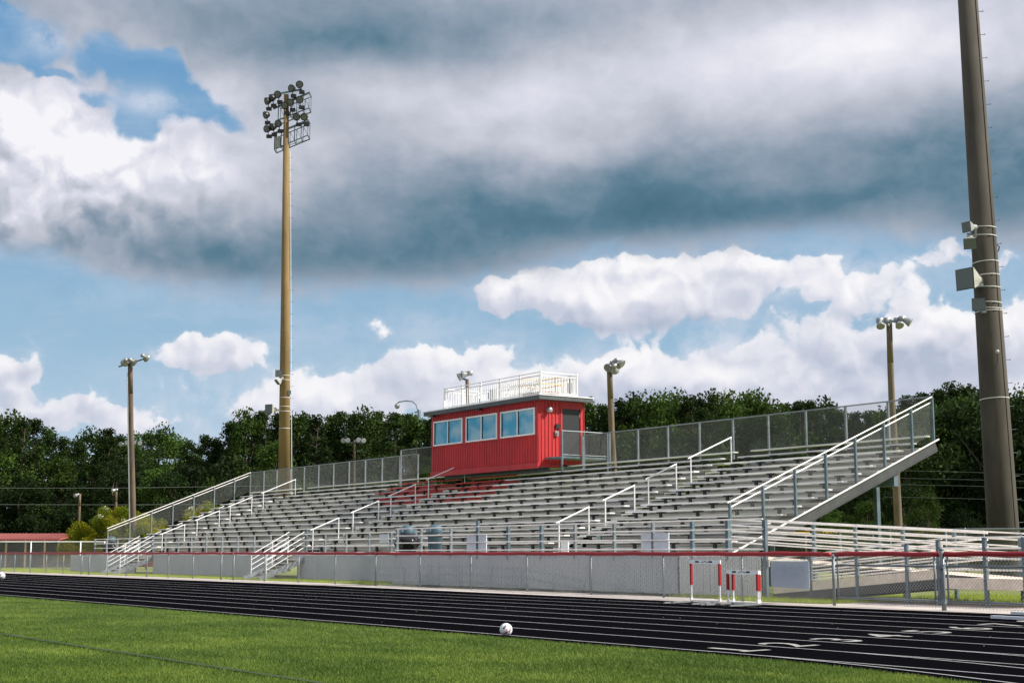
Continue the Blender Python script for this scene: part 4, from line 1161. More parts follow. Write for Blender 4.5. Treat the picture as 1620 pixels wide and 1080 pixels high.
# service cages
def P92(px, py, back=0.0): return at(px, py, LD) + fwd * back
def cage(name, x0, y0, x1, y1, h, dep):
    """deck from (x0,y0) to (x1,y1) in measured spots, rising rail of height h"""
    a, b = P92(x0, y0), P92(x1, y1)
    back = fwd * dep
    mb = MB()
    fl = [a, b, b + back, a + back]
    for p, q in zip(fl, fl[1:] + fl[:1]):
        mb.bar(p, q, .06, .06); mb.bar(p + Vector((0, 0, h)), q + Vector((0, 0, h)), .05, .05)
    mb.bar(a, b + back, .04, .04); 
    n_ = 5
    for i in range(n_ + 1):
        p = a.lerp(b, i / n_)
        mb.bar(p, p + Vector((0, 0, h)), .045, .045); mb.bar(p + back, p + back + Vector((0, 0, h)), .045, .045)
        mb.bar(p, p + back, .05, .05)
        if i < n_: 
            q = a.lerp(b, (i + 1) / n_); mb.bar(p + back + Vector((0, 0, h)), q + back, .025, .025)
    mb.build(name, 'galv_dark', lp)
cage('service_cage', 434, 236, 487, 214, 1.05, .9)
cage('service_cage', 440, 190, 489, 171, 1.05, .9)
mb = MB(); a = P92(436, 232); mb.box(0, .01, 0, .01, 0, .01) if False else None
mb.bar(P92(439.5, 234), P92(439.5, 217), .35, .25); mb.build('control_box', 'hornwhite', lp)
mb = MB()
for (x0, y0, x1, y1) in ((432, 172, 490, 146), (430, 212, 488, 192), (431, 150, 478, 141)):
    mb.bar(P92(x0, y0, .05), P92(x1, y1, .05), .10, .10)
mb.build('cross_arm', 'galv_dark', lp)
lamps = [((590, 235), (-.5, .1)), ((685, 192), (.1, .0)), ((435, 305), (-.3, .1)), ((365, 345), (-.95, -.3)), ((310, 382), (-1.1, -.3)), ((515, 432), (-.25, .1)), ((580, 395), (-.2, .05)),
         ((685, 365), (.1, 0)), ((650, 560), (.1, -.05)), ((737, 560), (.25, -.5)), ((295, 540), (-1.1, -.3)), ((312, 695), (-.45, .1)), ((372, 675), (-.8, -.1)), ((440, 635), (-.35, .1)), ((470, 300), (-.4, 0))]
for (zx, zy), (ax, ay) in lamps[:14]:
    px, py = 380 + zx / 7.2, 110 + zy / 7.2
    c = P92(px, py, -.35)
    dirn = (toc + right * ax * 1.2 + Vector((0, 0, -.35 + ay))).normalized()
    mb = MB(); mb.lathe(c, [(.05, -.30), (.15, -.28), (.235, -.10), (.25, 0), (.25, .03), (.235, .03)], 20, dirn)
    mb.tube(c - dirn * .1, c - dirn * .1 + fwd * .35 + Vector((0, 0, -.3)), .03, 6)
    dc = c + fwd * .3 + Vector((0, 0, -.42)) + right * .12
    mb.bar(dc - right * .17, dc + right * .17, .22, .2)
    o = mb.build('floodlight', 'black', lp)
    mb = MB(); mb.lathe(c + dirn * .032, [(.195, 0), (.195, .008)], 20, dirn)
    fc_ = mb.build('lens', 'lampface', o, root=lp)
    mb = MB(); rr = dirn.cross(Vector((0, 0, 1))).normalized(); uu = rr.cross(dirn)
    for i in range(-2, 3):
        for j in range(-2, 3):
            if i * i + j * j < 6:
                e = c + dirn * .046 + rr * .078 * i + uu * .078 * j
                mb.lathe(e, [(.028, 0), (.028, .006)], 8, dirn)
    mb.build('lens_grid', 'black', o, root=lp)
# speakers on poles
def horn(parent, c, face, size, length, m1, side=None):
    """rectangular horn: square mouth, tapering body, round driver"""
    d = face.normalized(); rr = d.cross(Vector((0, 0, 1))).normalized(); uu = rr.cross(d)
    mb = MB(); k = 0
    rings = [(0, size / 2, 0), (-length * .5, size * .30, .4), (-length * .62, size * .24, 1), (-length, size * .22, 1), (-length * 1.02, size * .12, 1)]
    n_ = 24; base_k = len(mb.v)
    for off, r_, rnd in rings:
        for i in range(n_):
            t = 2 * math.pi * i / n_ + math.pi / 4
            ct, st_ = math.cos(t), math.sin(t); m_ = max(abs(ct), abs(st_))
            sq = 1 / m_; rad = r_ * (sq * (1 - rnd) + rnd * 1.15)
            mb.v.append(tuple(c + d * off + (rr * ct + uu * st_) * rad))
    for j in range(len(rings) - 1):
        for i in range(n_):
            i2 = (i + 1) % n_; mb.f.append((base_k + j * n_ + i, base_k + j * n_ + i2, base_k + (j + 1) * n_ + i2, base_k + (j + 1) * n_ + i))
    mb.f.append(tuple(base_k + (len(rings) - 1) * n_ + i for i in range(n_)))
    o = mb.build('speaker_horn', m1, parent)
    s_ = size / 2
    mb = MB(); q = [c + d * .004 + rr * a * s_ * .93 + uu * b * s_ * .93 for a, b in ((-1, -1), (1, -1), (1, 1), (-1, 1))]
    q2 = [p + d * .02 for p in q]
    mb.add(q + q2, [(0, 1, 2, 3), (7, 6, 5, 4), (0, 4, 5, 1), (1, 5, 6, 2), (2, 6, 7, 3), (3, 7, 4, 0)])
    mb.build('mouth_grille', 'hornface', o, root=parent)
    return o
horn(lp, P92(443.5, 592.5, -.6), toc + right * .1 + Vector((0, 0, -.1)), .46, .5, 'hornwhite')
horn(lp, P92(441, 606, -.6), toc * .6 - right * 1.0 + Vector((0, 0, -1.0)), .42, .5, 'hornwhite')
horn(lp, P92(427, 648, -.5), toc * 1.0 - right * .6 + Vector((0, 0, 0)), .62, .65, 'horn')
mb = MB(); c = P92(446, 643, -.3); mb.bar(P92(430, 649, -.3), P92(446, 649, -.2), .08, .12); mb.bar(P92(444, 600, -.3), P92(447, 600, -.1), .1, .5); mb.build('speaker_bracket', 'horn', lp)
mb = MB(); mb.bar(P92(458.5, 618, -.2), P92(458.5, 624, -.2), .2, .2); mb.build('junction_box', 'galv', lp)

# right pole
RD = 49.0
b2 = at(1588.5, 860, RD); t2 = at(1531, 0, RD)
dv_ = (t2 - b2) / (t2.z - b2.z)
rb = b2 + dv_ * (GZ - b2.z); rt_ = b2 + dv_ * (26.5 - b2.z)
rp = thing('floodlight_pole', 'massive weathered concrete floodlight pole at the right, its head above the picture', 'light pole', (rb.x, rb.y, GZ), 'W', 'tall concrete floodlight poles')
def rrad(z): return .535 - (z - 2) * .0112
mb = MB()
N_ = 12
n_ = 48
k = 0
for z in (GZ, rt_.z):
    c = rb + dv_ * (z - GZ); r_ = rrad(z)
    for i in range(n_):
        a = 2 * math.pi * i / n_; mb.v.append((c.x + math.cos(a) * r_, c.y + math.sin(a) * r_, z))
for i in range(n_): mb.f.append((i, (i + 1) % n_, n_ + (i + 1) % n_, n_ + i))
mb.f.append(tuple(range(n_, 2 * n_)))
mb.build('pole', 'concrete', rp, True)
def PR(px, py, back=0.0): return at(px, py, RD) + fwd * back
def polec(z): return rb + dv_ * (z - GZ)
mb = MB()
py = 18.5
zs = []
while py < 830:
    z = at(810, py, RD).z
    c = polec(z); e = c + right * rrad(z)
    mb.tube(e, e + right * .17, .011, 6); mb.tube(e + right * .17, e + right * .17 + Vector((0, 0, .03)), .018, 6)
    py += 36.7
mb.build('step_bolts', 'galv_dark', rp)
mb = MB(); sd_ = (toc * .86 + right * .51)
zz = [GZ + 1 + i * 1.5 for i in range(17)]
for a, b in zip(zz, zz[1:]):
    mb.tube(polec(a) + sd_ * (rrad(a) + .004), polec(b) + sd_ * (rrad(b) + .004), .016, 6)
mb.build('conduit', 'concrete', rp)
for py in (361, 374, 416.5, 437.5, 455.5, 479, 488.5, 494, 631.5):
    z = at(810, py, RD).z; c = polec(z); mb = MB()
    r_ = rrad(z) + .012; n_ = 28; th = .014
    tl = random.uniform(-.04, .04)
    for i in range(n_):
        a, b = 2 * math.pi * i / n_, 2 * math.pi * (i + 1) / n_
        mb.bar((c.x + math.cos(a) * r_, c.y + math.sin(a) * r_, z + tl * math.cos(a)), (c.x + math.cos(b) * r_, c.y + math.sin(b) * r_, z + tl * math.cos(b)), .012, .032)
    mb.build('band', 'strap', rp)
horn(rp, PR(1518, 367, -.75), (toc * .7 - right * 1.0 + Vector((0, 0, -.15))), .36, .5, 'hornwhite')
horn(rp, PR(1524, 393, -.75), (toc * 1.0 - right * .35 + Vector((0, 0, -1.0))), .44, .45, 'hornwhite')
horn(rp, PR(1517, 447, -.65), (toc * .72 - right * 1.0 + Vector((0, 0, -.05))), .74, .95, 'horn')
horn(rp, PR(1538, 487, -.7), (toc * 1.0 - right * .35 + Vector((0, 0, .0))), .45, .5, 'hornwhite')
mb = MB(); mb.bar(PR(1536, 362, -.5), PR(1536, 380, -.5), .08, .06); mb.bar(PR(1522, 376, -.55), PR(1538, 372, -.4), .05, .05); mb.build('speaker_bracket', 'galv', rp)
mb = MB(); mb.bar(PR(1536, 455, -.5), PR(1548, 455, -.5), .06, .1); mb.build('speaker_bracket', 'galv', rp)
mb = MB(); mb.bar(PR(1545, 492, -.5), PR(1552, 492, -.5), .1, .3); mb.build('speaker_bracket', 'galv', rp)
mb = MB(); mb.path([PR(1537, 375, -.45), PR(1538, 400, -.5), PR(1541, 408, -.52), PR(1545, 412, -.5)], .008, 5); mb.build('cable', 'black', rp)
c = PR(1569.5, 559.5, -.52); mb = MB(); mb.lathe(c, [(.075, 0), (.07, .03), (.02, .05)], 16, toc); mb.build('fitting', 'lampgrey', rp)
mb = MB(); mb.path([c + Vector((0, 0, -.05)), PR(1570, 575, -.53), PR(1567, 583, -.54), PR(1563, 590.5, -.54)], .014, 6); mb.build('cable', 'black', rp)
mb = MB(); mb.path([PR(1577, 386, 0), PR(1581, 390, 0), PR(1580, 396, 0), PR(1577, 399, 0)], .02, 6); mb.build('handle_ring', 'black', rp)

# ------------------------------------------------------------------ wooden lamp poles
def lampb(mb, c, d, r=.28):
    d = d.normalized()
    mb.lathe(c, [(.07, -.34), (.10, -.30), (.12, -.22), (r * .8, -.12), (r, 0), (r * .96, .01)], 18, d)
    b = c - d * .40; mb.bar(b - Vector((0, 0, .0)) + right * -.12, b + right * .12, .24, .2)
def pole(name, lab, D, x0, y0, x1, y1, r0, r1, m, lampspec, arm, group, cat='lamp pole'):
    b = at(x0, y0, D); t = at(x1, y1, D); dv = (t - b) / (t.z - b.z); b = b + dv * (GZ - b.z)
    th_ = thing(name, lab, cat, (b.x, b.y, GZ), 'W', group)
    mb = MB(); pts = [b.lerp(t, i / 6) + right * (math.sin(i * 1.1) * .03) for i in range(7)]; pts[0] = b; pts[-1] = t
    for i in range(6): mb.tube(pts[i], pts[i + 1], r0 + (r1 - r0) * i / 6, 14, r2=r0 + (r1 - r0) * (i + 1) / 6, caps=(i == 5))
    mb.build('pole', m, th_, True)
    if arm:
        mb = MB(); (ax, ay), (bx, by) = arm; mb.bar(at(ax, ay, D) - fwd * .2, at(bx, by, D) - fwd * .2, .09, .09); mb.build('cross_arm', 'galv_dark', th_)
    for (px, py, dr, r) in lampspec:
        mb = MB(); c = at(px, py, D) - fwd * .3; dd = toc * dr[0] + right * dr[1] + Vector((0, 0, dr[2]))
        lampb(mb, c, dd, r); o = mb.build('floodlight', 'lampgrey', th_, True)
        mb = MB(); ddn = dd.normalized(); mb.lathe(c + ddn * .012, [(r * .9, 0), (r * .9, .01)], 18, ddn); mb.build('lens', 'lampface', o, root=th_)
    return th_, b, t
wl, b_, t_ = pole('lamp_pole', 'dark weathered wooden lamp pole at the far left behind the golden bush', 100, 210, 810, 206, 567, .21, .17, 'wood_dark',
     [(199, 575, (-1, -.5, -.5), .30), (214, 574, (-1, .7, -.5), .32), (234, 567, (-1, .7, -.4), .32)], ((189, 580.5), (230, 568)), 'wooden lamp poles')
mb = MB(); mb.tube(b_ - right * .19 + toc * .12, at(206, 590, 100) - right * .17 + toc * .12, .05, 6); mb.build('conduit', 'white', wl)
pole('lamp_pole', 'wooden lamp pole with a row of lamps just right of the press box', 75, 970.5, 725, 964, 575, .19, .15, 'wood',
     [(961, 583, (1, -.6, -.6), .24), (972, 588, (-1, .2, -.7), .24), (973, 582, (1, .6, -1), .24), (978, 580, (1, .7, -1), .24), (984, 577, (.5, .9, -.7), .24)], ((958, 581), (986, 574)), 'wooden lamp poles')
pole('lamp_pole', 'pale wooden lamp pole with four round lamps behind the right end of the grandstand', 62, 1420.5, 838, 1406.5, 505, .19, .125, 'wood',
     [(1390.5, 518, (1, -.1, -1.2), .19), (1420.5, 517, (1, .15, -1.1), .19), (1437, 512, (.4, 1, -.6), .2), (1403, 516.5, (1, 0, -1), .05)], ((1387, 512), (1434, 506.5)), 'wooden lamp poles')
pole('lamp_pole', 'wooden pole with twin lamps behind the press box roof', 68, 741, 640, 739, 600, .10, .09, 'wood_dark',
     [(726, 598, (.1, -1, -.5), .2), (731, 594, (.1, -1, -.2), .2)], ((730, 599), (740, 602)), 'wooden lamp poles')
pole('lamp_pole', 'thin distant lamp pole with four lamps over the left back rail of the grandstand', 172, 561, 800, 561, 696, .13, .12, 'wood_dark',
     [(543, 697, (1, -.3, -.1), .30), (550.5, 696.5, (1, 0, 0), .30), (567.5, 696, (1, .1, 0), .30), (575.5, 697, (1, .2, 0), .30)], ((541, 700), (577, 700)), 'distant lamp poles')
pole('lamp_pole', 'distant lamp pole with four lamps hidden behind the far left wooden pole', 178, 207.5, 830, 207.5, 702, .12, .12, 'wood_dark',
     [(192, 702.5, (1, -.3, -.1), .30), (201.5, 700.5, (1, 0, 0), .30), (213, 700, (1, .1, 0), .28), (222, 701, (1, .2, 0), .28)], ((190, 705), (224, 704)), 'distant lamp poles')
pole('lamp_pole', 'short pale pole with one lamp standing over the golden bush', 130, 184, 835, 184, 773, .12, .10, 'wood', [(179, 776, (.6, -1, -.3), .2)], None, 'distant lamp poles')
pole('lamp_pole', 'thin pale pole at the corner of the red roofed dugout', 118, 125, 852, 126.5, 781, .11, .10, 'wood', [(120, 784, (1, -.4, -.3), .16)], None, 'distant lamp poles')

# ------------------------------------------------------------------ fences behind
def backfence(name, lab, pl, h, rr=.03, mesh_pitch=.12, wr=.005, top=None, zbase=GZ, m='galv'):
    t_ = thing(name, lab, 'fence', (pl[0][0], pl[0][1], zbase))
    pts = []
    for (a, b) in zip(pl, pl[1:]):
        L = math.hypot(b[0] - a[0], b[1] - a[1]); n_ = max(1, round(L / 3.05))
        for i in range(n_): pts.append((a[0] + (b[0] - a[0]) * i / n_, a[1] + (b[1] - a[1]) * i / n_))
    pts.append(pl[-1])
    for (x, y) in pts:
        mb = MB(); mb.tube((x, y, zbase), (x, y, zbase + h + .05), rr, 8); mb.build('fence_post', m, t_, True)
    mb = MB(); mb.path([(x, y, zbase + h) for x, y in pl], rr * .8); mb.build('top_rail', m, t_)
    mb = MB()
    for a, b in zip(pl, pl[1:]): lattice(mb, a, b, zbase + .05, zbase + .05, h, mesh_pitch, wr)
    mb.build('fence_mesh', 'wire', t_)
    if top:
        mb = MB(); mb.path([(x, y, zbase + h + .02) for x, y in pl], .09, 10); mb.build('yellow_cap', top, t_)
    return t_
def g2(px, depth):
    p = at(px, 874, depth); return (p.x, p.y)
backfence('tall_fence', 'head-high chain-link fence behind the ramp in front of the big concrete pole', [g2(1330, 52.5), g2(1497, 47.5), g2(1528, 46.0), g2(1780, 44)], 1.93, .04, .09, .005)
backfence('outfield_fence', 'distant fence with a bright yellow cap seen over the ramp', [g2(1225, 112), g2(1558, 100)], 2.7, .05, .2, .008, 'yellow')
backfence('dugout_fence', 'pale chain-link fence with white posts in front of the red roofed dugout', [g2(-30, 101), g2(127, 101), g2(165, 101)], 1.95, .05, .16, .007, m='white')
# dugout
dg_ = thing('dugout', 'open dugout with a low red metal roof at the far left', 'dugout', (*g2(50, 112), GZ))
e0, e1 = Vector((*g2(-60, 112), 0)), Vector((*g2(93, 112), 0)); r0_, r1_ = Vector((*g2(-50, 117), 0)), Vector((*g2(124, 117), 0))
mb = MB(); z0, z1 = 2.35, 2.85
n_ = 60
for i in range(n_):
    a, b = e0.lerp(e1, i / n_), e0.lerp(e1, (i + 1) / n_); c, d = r0_.lerp(r1_, (i + 1) / n_), r0_.lerp(r1_, i / n_)
    w = .03 if i % 2 else 0
    mb.add([a + Vector((0, 0, z0 + w)), b + Vector((0, 0, z0 + w)), c + Vector((0, 0, z1 + w)), d + Vector((0, 0, z1 + w))], [(0, 1, 2, 3)])
mb.bar(e0 + Vector((0, 0, z0 - .05)), e1 + Vector((0, 0, z0 - .05)), .1, .1); mb.bar(e1 + Vector((0, 0, z0 - .04)), r1_ + Vector((0, 0, z1 - .06)), .1, .12)
mb.build('roof', 'redroof', dg_)
mb = MB(); mb.bar(r0_ + Vector((0, 0, 1.2)), r1_ + Vector((0, 0, 1.2)), .15, 2.4); mb.build('rear_wall', 'drab', dg_)
for f in (.05, .25, .45, .65, .85, .99):
    p = e0.lerp(e1, f); mb = MB(); mb.box(p.x - .07, p.x + .07, p.y - .07, p.y + .07, GZ, z0 - .1); mb.build('post', 'wood', dg_)
mb = MB(); p = r1_; mb.box(p.x - .07, p.x + .07, p.y - .07, p.y + .07, GZ, z1 - .1); mb.build('post', 'wood', dg_)
mb = MB(); a, b = Vector((*g2(126, 119), 1.25)), Vector((*g2(262, 119), 1.25)); mb.bar(a, b, .2, 2.3)
solo(mb, 'brick_wall', 'brick', 'low dark red wall to the right of the dugout below the golden bush', 'wall')
# overhead wires
def wire(name, lab, pts, r=.013):
    mb = MB(); mb.path(pts, r, 4); solo(mb, name, mat('wire_grey', (.16, .18, .17), .6), lab, 'wire', group='overhead wires')
wire('power_line', 'upper overhead wire crossing the dark trees on the left', [at(-80, 772, 140), at(200, 771.5, 142), at(420, 768, 150), at(690, 765, 160)])
wire('power_line', 'lower overhead wire crossing the dark trees on the left', [at(-80, 797.5, 135), at(200, 798, 138), at(420, 797, 145), at(640, 793, 150)])
for i, (y0, y1, w_) in enumerate(((743, 750, 'topmost'), (755, 760, 'second'), (765, 771, 'third'), (785, 791, 'lowest'))):
    wire('power_line', '%s of the overhead wires behind the big pole on the right' % w_, [at(1400, y0 + .5, 95), at(1520, y0 + 3, 92), at(1680, y1 + 2, 88)], .007)

# ------------------------------------------------------------------ trees
def leafmesh(name, clumps, nleaf, size, m, flat=1.0):
    """clumps: (cx,cy,cz,rx,ry,rz); leaves are small bent quads spread through each clump"""
    tot = []
    vol = np.array([c[3] * c[4] for c in clumps]); cnt = np.maximum(12, (nleaf * vol / vol.sum())).astype(int)
    for c, n_ in zip(clumps, cnt):
        d = rng.normal(size=(n_, 3)); d /= np.linalg.norm(d, axis=1)[:, None]
        rad = rng.random(n_) ** .45
        tot.append(np.array(c[:3]) + d * rad[:, None] * np.array(c[3:]))
    p = np.concatenate(tot); n_ = len(p)
    nrm = rng.normal(size=(n_, 3)) + np.array([0, 0, .5]); nrm /= np.linalg.norm(nrm, axis=1)[:, None]
    t_ = np.cross(nrm, rng.normal(size=(n_, 3))); t_ /= np.linalg.norm(t_, axis=1)[:, None]
    b = np.cross(nrm, t_)
    s_ = size * rng.uniform(.5, 1.3, n_)[:, None]
    v = np.stack([p - t_ * s_ * .9, p - b * s_ * .45, p + t_ * s_ * .9, p + b * s_ * .45], 1)
    me = bpy.data.meshes.new(name)
    me.vertices.add(n_ * 4); me.vertices.foreach_set('co', v.ravel())
    me.loops.add(n_ * 4); me.loops.foreach_set('vertex_index', np.arange(n_ * 4, dtype=np.int32))
    me.polygons.add(n_); me.polygons.foreach_set('loop_start', np.arange(0, n_ * 4, 4, dtype=np.int32)); me.polygons.foreach_set('loop_total', np.full(n_, 4, dtype=np.int32))
    me.materials.append(MT[m]); me.update(calc_edges=True)
    return me
def trunkmesh(name, h, r, limbs, bend=.3):
    mb = MB(); pts = [Vector((math.sin(i * .9) * bend * i / 6, math.cos(i * 1.3) * bend * i / 6, h * i / 6)) for i in range(7)]
    for i in range(6): mb.tube(pts[i], pts[i + 1], r * (1 - i / 7.5), 7, r2=r * (1 - (i + 1) / 7.5), caps=False)
    for (z, dx, dy, dz) in limbs:
        f = min(5.99, z / h * 6); i = int(f); p = pts[i].lerp(pts[i + 1], f - i)
        mb.tube(p, p + Vector((dx, dy, dz)), r * .28, 5, r2=r * .08, caps=False)
    me = bpy.data.meshes.new(name); me.from_pydata(mb.v, [], mb.f); me.materials.append(MT['bark']); return me
R = random.random
def pine_variant(i):
    H = 23.0; cl = []; lb = []
    low_ = random.uniform(.25, .5)
    nl = random.randint(12, 16)
    for j in range(nl):
        f = low_ + (1 - low_) * j / (nl - 1); z = H * f
        prof_ = math.sin(min(1, (f - low_) / (1 - low_) * .85 + .15) * math.pi) ** .6
        rr_ = random.uniform(2.2, 3.6) * prof_ * (1.0 if i % 2 else .85)
        for q in range(random.randint(3, 5)):
            a = R() * 6.28; d = rr_ * random.uniform(.35, 1.05); s_ = random.uniform(.8, 1.5)
            cl.append((math.cos(a) * d, math.sin(a) * d, z + random.uniform(-.6, .6) - (.4 if f > .95 else 0), s_, s_, s_ * .62))
            if R() < .6: lb.append((z - .8, math.cos(a) * d, math.sin(a) * d, .7))
    cl.append((0, 0, H - .5, .8, .8, .9))
    return leafmesh('pine_crown', cl, 5200, .26, 'pine'), trunkmesh('pine_trunk', H - 1, .28, lb, .5)
def broad_variant(i, m='broad', H=14.0, W_=5.0, lo=.12, n=5200, sz=.24):
    cl = []; lb = []
    for j in range(34):
        f = lo + (1 - lo) * R(); z = H * f
        w = math.sin(min(1., max(.02, (f - lo) / (1 - lo) * .82 + .18)) * math.pi) ** .55 * W_
        a = R() * 6.28; d = w * random.uniform(.3, 1.0); s_ = random.uniform(1.0, 1.9) * W_ / 5
        cl.append((math.cos(a) * d, math.sin(a) * d, z, s_, s_, s_ * .75))
        if j % 3 == 0: lb.append((z * .6, math.cos(a) * d, math.sin(a) * d, z * .3))
    return leafmesh('broadleaf_crown', cl, n, sz, m), trunkmesh('broadleaf_trunk', H * .85, .22, lb, .4)
PV = [pine_variant(i) for i in range(7)]
BV = [broad_variant(i) for i in range(4)]
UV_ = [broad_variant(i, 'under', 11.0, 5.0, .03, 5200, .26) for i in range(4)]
def plant(kind, name, label, cat, x, y, H, base_H, group, w=1.0, var=None):
    crown, trunk = kind
    o = bpy.data.objects.new(name, None); COL.objects.link(o); o.location = (x, y, GZ); o.rotation_euler = (0, 0, R() * 6.28)
    s_ = H / base_H; ws = s_ * w * random.uniform(.88, 1.15)
    for nm, me in (('trunk', trunk), ('crown', crown)):
        c = bpy.data.objects.new(nm, me); COL.objects.link(c); c.parent = o; c.scale = (ws, ws, s_)
    tag(o, label, cat, group)
sky_l = [(-60, 650), (0, 657), (15, 652), (30, 662), (50, 660), (65, 672), (88, 686), (104, 690), (119, 696), (145, 678), (161, 673), (175, 682), (192, 684), (208, 692), (222, 686), (244, 674), (259, 682), (275, 692), (293, 694), (319, 686), (337, 691),
         (347, 680), (360, 664), (371, 660), (385, 652), (407, 646), (425, 650), (440, 652), (463, 650), (474, 648), (493, 655), (511, 651), (525, 655), (541, 646), (557, 650), (567, 640), (580, 650), (593, 646), (610, 652), (630, 650), (650, 655), (683, 652), (720, 650), (780, 648), (850, 640),
         (916, 626), (943, 632), (960, 636), (976, 624), (993, 623), (1009, 619), (1032, 629), (1048, 627), (1065, 624), (1094, 622), (1110, 624), (1120, 619), (1132, 612), (1141, 628), (1167, 624), (1190, 618), (1202, 625), (1221, 638), (1240, 642), (1251, 632), (1261, 627), (1275, 634), (1294, 626),
         (1308, 634), (1319, 631), (1331, 642), (1357, 649), (1378, 642), (1401, 652), (1425, 638), (1448, 618), (1472, 619), (1486, 628), (1500, 610), (1515, 601), (1538, 600), (1552, 603), (1570, 610), (1596, 612), (1615, 626), (1640, 615), (1680, 620)]
def skyy(x):
    for (x0, y0), (x1, y1) in zip(sky_l, sky_l[1:]):
        if x0 <= x <= x1: return y0 + (y1 - y0) * (x - x0) / (x1 - x0)
    return 640
def depth_at(x): return 205 - 22 * max(0, x) / 1620 - (45 if x > 1430 else 0)
def seg_label(x, kind):
    if x < 200: return kind + ' left of the far left wooden pole', 'a'
    if x < 445: return kind + ' between far left wooden pole and tan floodlight pole', 'b'
    if x < 690: return kind + ' between tan floodlight pole and press box', 'c'
    if x < 925: return kind + ' directly behind the press box', 'd'
    if x < 1180: return kind + ' right of the press box above the back rail', 'e'
    if x < 1410: return kind + ' above the upper right end of the stand', 'f'
    return kind + ' around the big right concrete pole', 'g'
# front row follows the skyline, taller heads where the line peaks
x = -60
while x < 1690:
    D_ = depth_at(x) + random.uniform(-9, 9)
    y = skyy(x)
    H = CAMZ + (874 - y) / FPX * .958 * D_
    lab, _ = seg_label(x, 'tall dark pine in the treeline')
    p = at(x, 874, D_)
    kd = PV[random.randrange(7)]
    if (925 < x < 1410 and R() < .35) or R() < .12:
        kd = BV[random.randrange(4)]; plant(kd, 'broadleaf_tree', seg_label(x, 'rounded broadleaf tree in the treeline')[0], 'tree', p.x, p.y, H, 14.0, seg_label(x, 'broadleaf trees')[0], .72)
    else:
        plant(kd, 'pine_tree', lab, 'pine tree', p.x, p.y, H, 23.0, seg_label(x, 'pines')[0])
    x += random.uniform(17, 27)
# second row behind, a little lower
x = -70
while x < 1700:
    D_ = depth_at(x) + random.uniform(12, 26)
    H = (CAMZ + (874 - skyy(x)) / FPX * 1.0 * D_) * random.uniform(.86, .95)
    p = at(x, 874, D_)
    plant(PV[random.randrange(7)], 'pine_tree', seg_label(x, 'half hidden second row pine')[0], 'pine tree', p.x, p.y, H, 23.0, seg_label(x, 'second row pines')[0], 1.1)
    x += random.uniform(26, 36)
# understory along the edge of the wood
x = -60
while x < 1690:
    D_ = depth_at(x) - random.uniform(8, 22)
    H = random.uniform(9, 15)
    p = at(x, 874, D_)
    if R() < .25: plant(BV[random.randrange(4)], 'broadleaf_tree', seg_label(x, 'lighter bushy tree low in front')[0], 'tree', p.x, p.y, H, 14.0, seg_label(x, 'light bushy trees')[0])
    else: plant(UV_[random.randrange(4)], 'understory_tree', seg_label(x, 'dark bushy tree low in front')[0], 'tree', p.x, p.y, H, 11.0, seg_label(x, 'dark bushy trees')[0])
    x += random.uniform(24, 38)
# nearer round trees on the right, behind the ramp
for (px, py, D_, kd, lab) in ((1470, 790, 95, BV[0], 'round leafy tree low between the pale wooden pole and the concrete pole'), (1375, 800, 92, BV[1], 'leafy tree below the raking beam of the grandstand'), (1320, 815, 96, BV[2], 'low leafy tree under the right end of the grandstand'),
                              (1435, 770, 100, UV_[1], 'dark bush close behind the pale wooden pole'), (1530, 815, 105, UV_[0], 'dark shrub between the round tree and the concrete pole'), (1440, 690, 125, BV[3], 'taller light green tree just beyond the top corner of the grandstand'), (1500, 700, 130, BV[1], 'light green tree left of the concrete pole'), (1390, 735, 120, UV_[2], 'dark tree behind the raking beam'), (1640, 700, 120, BV[0], 'leafy tree at the right edge behind the concrete pole'), (1575, 740, 118, UV_[3], 'dark tree hidden behind the concrete pole')):
    H = CAMZ + (874 - py) / FPX * 1.02 * D_; p = at(px, 874, D_)
    plant(kd, 'broadleaf_tree', lab, 'tree', p.x, p.y, H, 14.0 if kd in BV else 11.0, 'trees behind the ramp', 1.0)
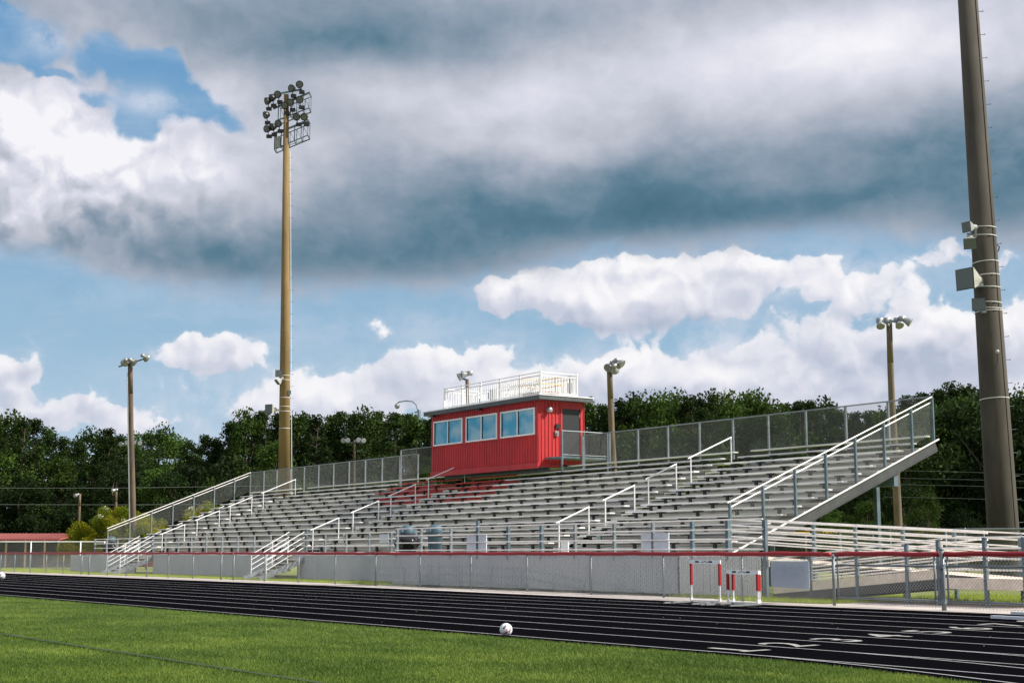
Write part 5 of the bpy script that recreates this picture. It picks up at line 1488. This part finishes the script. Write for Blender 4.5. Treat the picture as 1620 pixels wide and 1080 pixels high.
# golden shrubs
def shrub(lab, px, D_, wpx, ytop, m, white, n):
    p = at(px, 874, D_); H = CAMZ + (874 - ytop) / FPX * D_ - GZ; Wd = wpx / 2 / FPX * D_
    t_ = thing('flowering_shrub', lab, 'shrub', (p.x, p.y, GZ))
    cl = []
    for j in range(46):
        a = R() * 6.28; f = R() ** .7; d = Wd * math.sqrt(R()) ; z = H * (.25 + .72 * f) * math.sqrt(max(.1, 1 - (d / Wd) ** 2 * .6))
        cl.append((math.cos(a) * d, math.sin(a) * d, z, .55, .55, .5))
    me = leafmesh('foliage', cl, n, .075, m); o = bpy.data.objects.new('foliage', me); COL.objects.link(o); o.parent = t_
    if white:
        cl2 = [(c[0], c[1], c[2] + .3, .22, .22, .18) for c in random.sample(cl, white)]
        me = leafmesh('blossoms', cl2, white * 60, .06, 'blossom'); o = bpy.data.objects.new('blossoms', me); COL.objects.link(o); o.parent = t_
    o = bpy.data.objects.new('stem', trunkmesh('stem', H * .7, .07, [(H * .2, Wd * .5, 0, H * .4), (H * .2, -Wd * .5, .2, H * .4), (H * .2, 0, Wd * .5, H * .4)], .1)); COL.objects.link(o); o.parent = t_
shrub('wide golden-green shrub with pale blossoms left of the grandstand', 180, 104, 118, 797, 'golden', 14, 30000)
shrub('golden-green shrub half behind the left guard rail of the grandstand', 232, 101, 62, 812, 'golden', 3, 16000)
shrub('pale flowering shrub seen through the left guard mesh', 322, 104, 72, 792, 'golden', 14, 14000)
shrub('small low shrub under the golden shrub beside the dugout', 118, 108, 40, 832, 'golden', 0, 7000)
# far wood as one mass, closes the gaps behind the trees
cl = []
for i in range(420):
    px = random.uniform(-120, 1740); D_ = depth_at(px) + random.uniform(26, 48); p = at(px, 874, D_)
    hmax = (CAMZ + (874 - skyy(max(-60, min(1680, px)))) / FPX * D_) * .82
    cl.append((p.x, p.y, random.uniform(1.5, max(3, hmax - 1)), 3.6, 3.6, 3.0))
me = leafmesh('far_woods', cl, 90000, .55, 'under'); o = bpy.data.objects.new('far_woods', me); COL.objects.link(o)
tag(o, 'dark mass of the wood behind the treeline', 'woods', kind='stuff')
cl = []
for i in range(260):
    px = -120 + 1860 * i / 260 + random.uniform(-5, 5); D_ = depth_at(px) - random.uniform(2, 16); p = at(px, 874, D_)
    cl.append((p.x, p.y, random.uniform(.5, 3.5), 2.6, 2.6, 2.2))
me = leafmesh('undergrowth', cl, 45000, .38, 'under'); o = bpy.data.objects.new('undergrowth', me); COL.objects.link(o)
tag(o, 'dark undergrowth along the foot of the wood', 'undergrowth', kind='stuff')
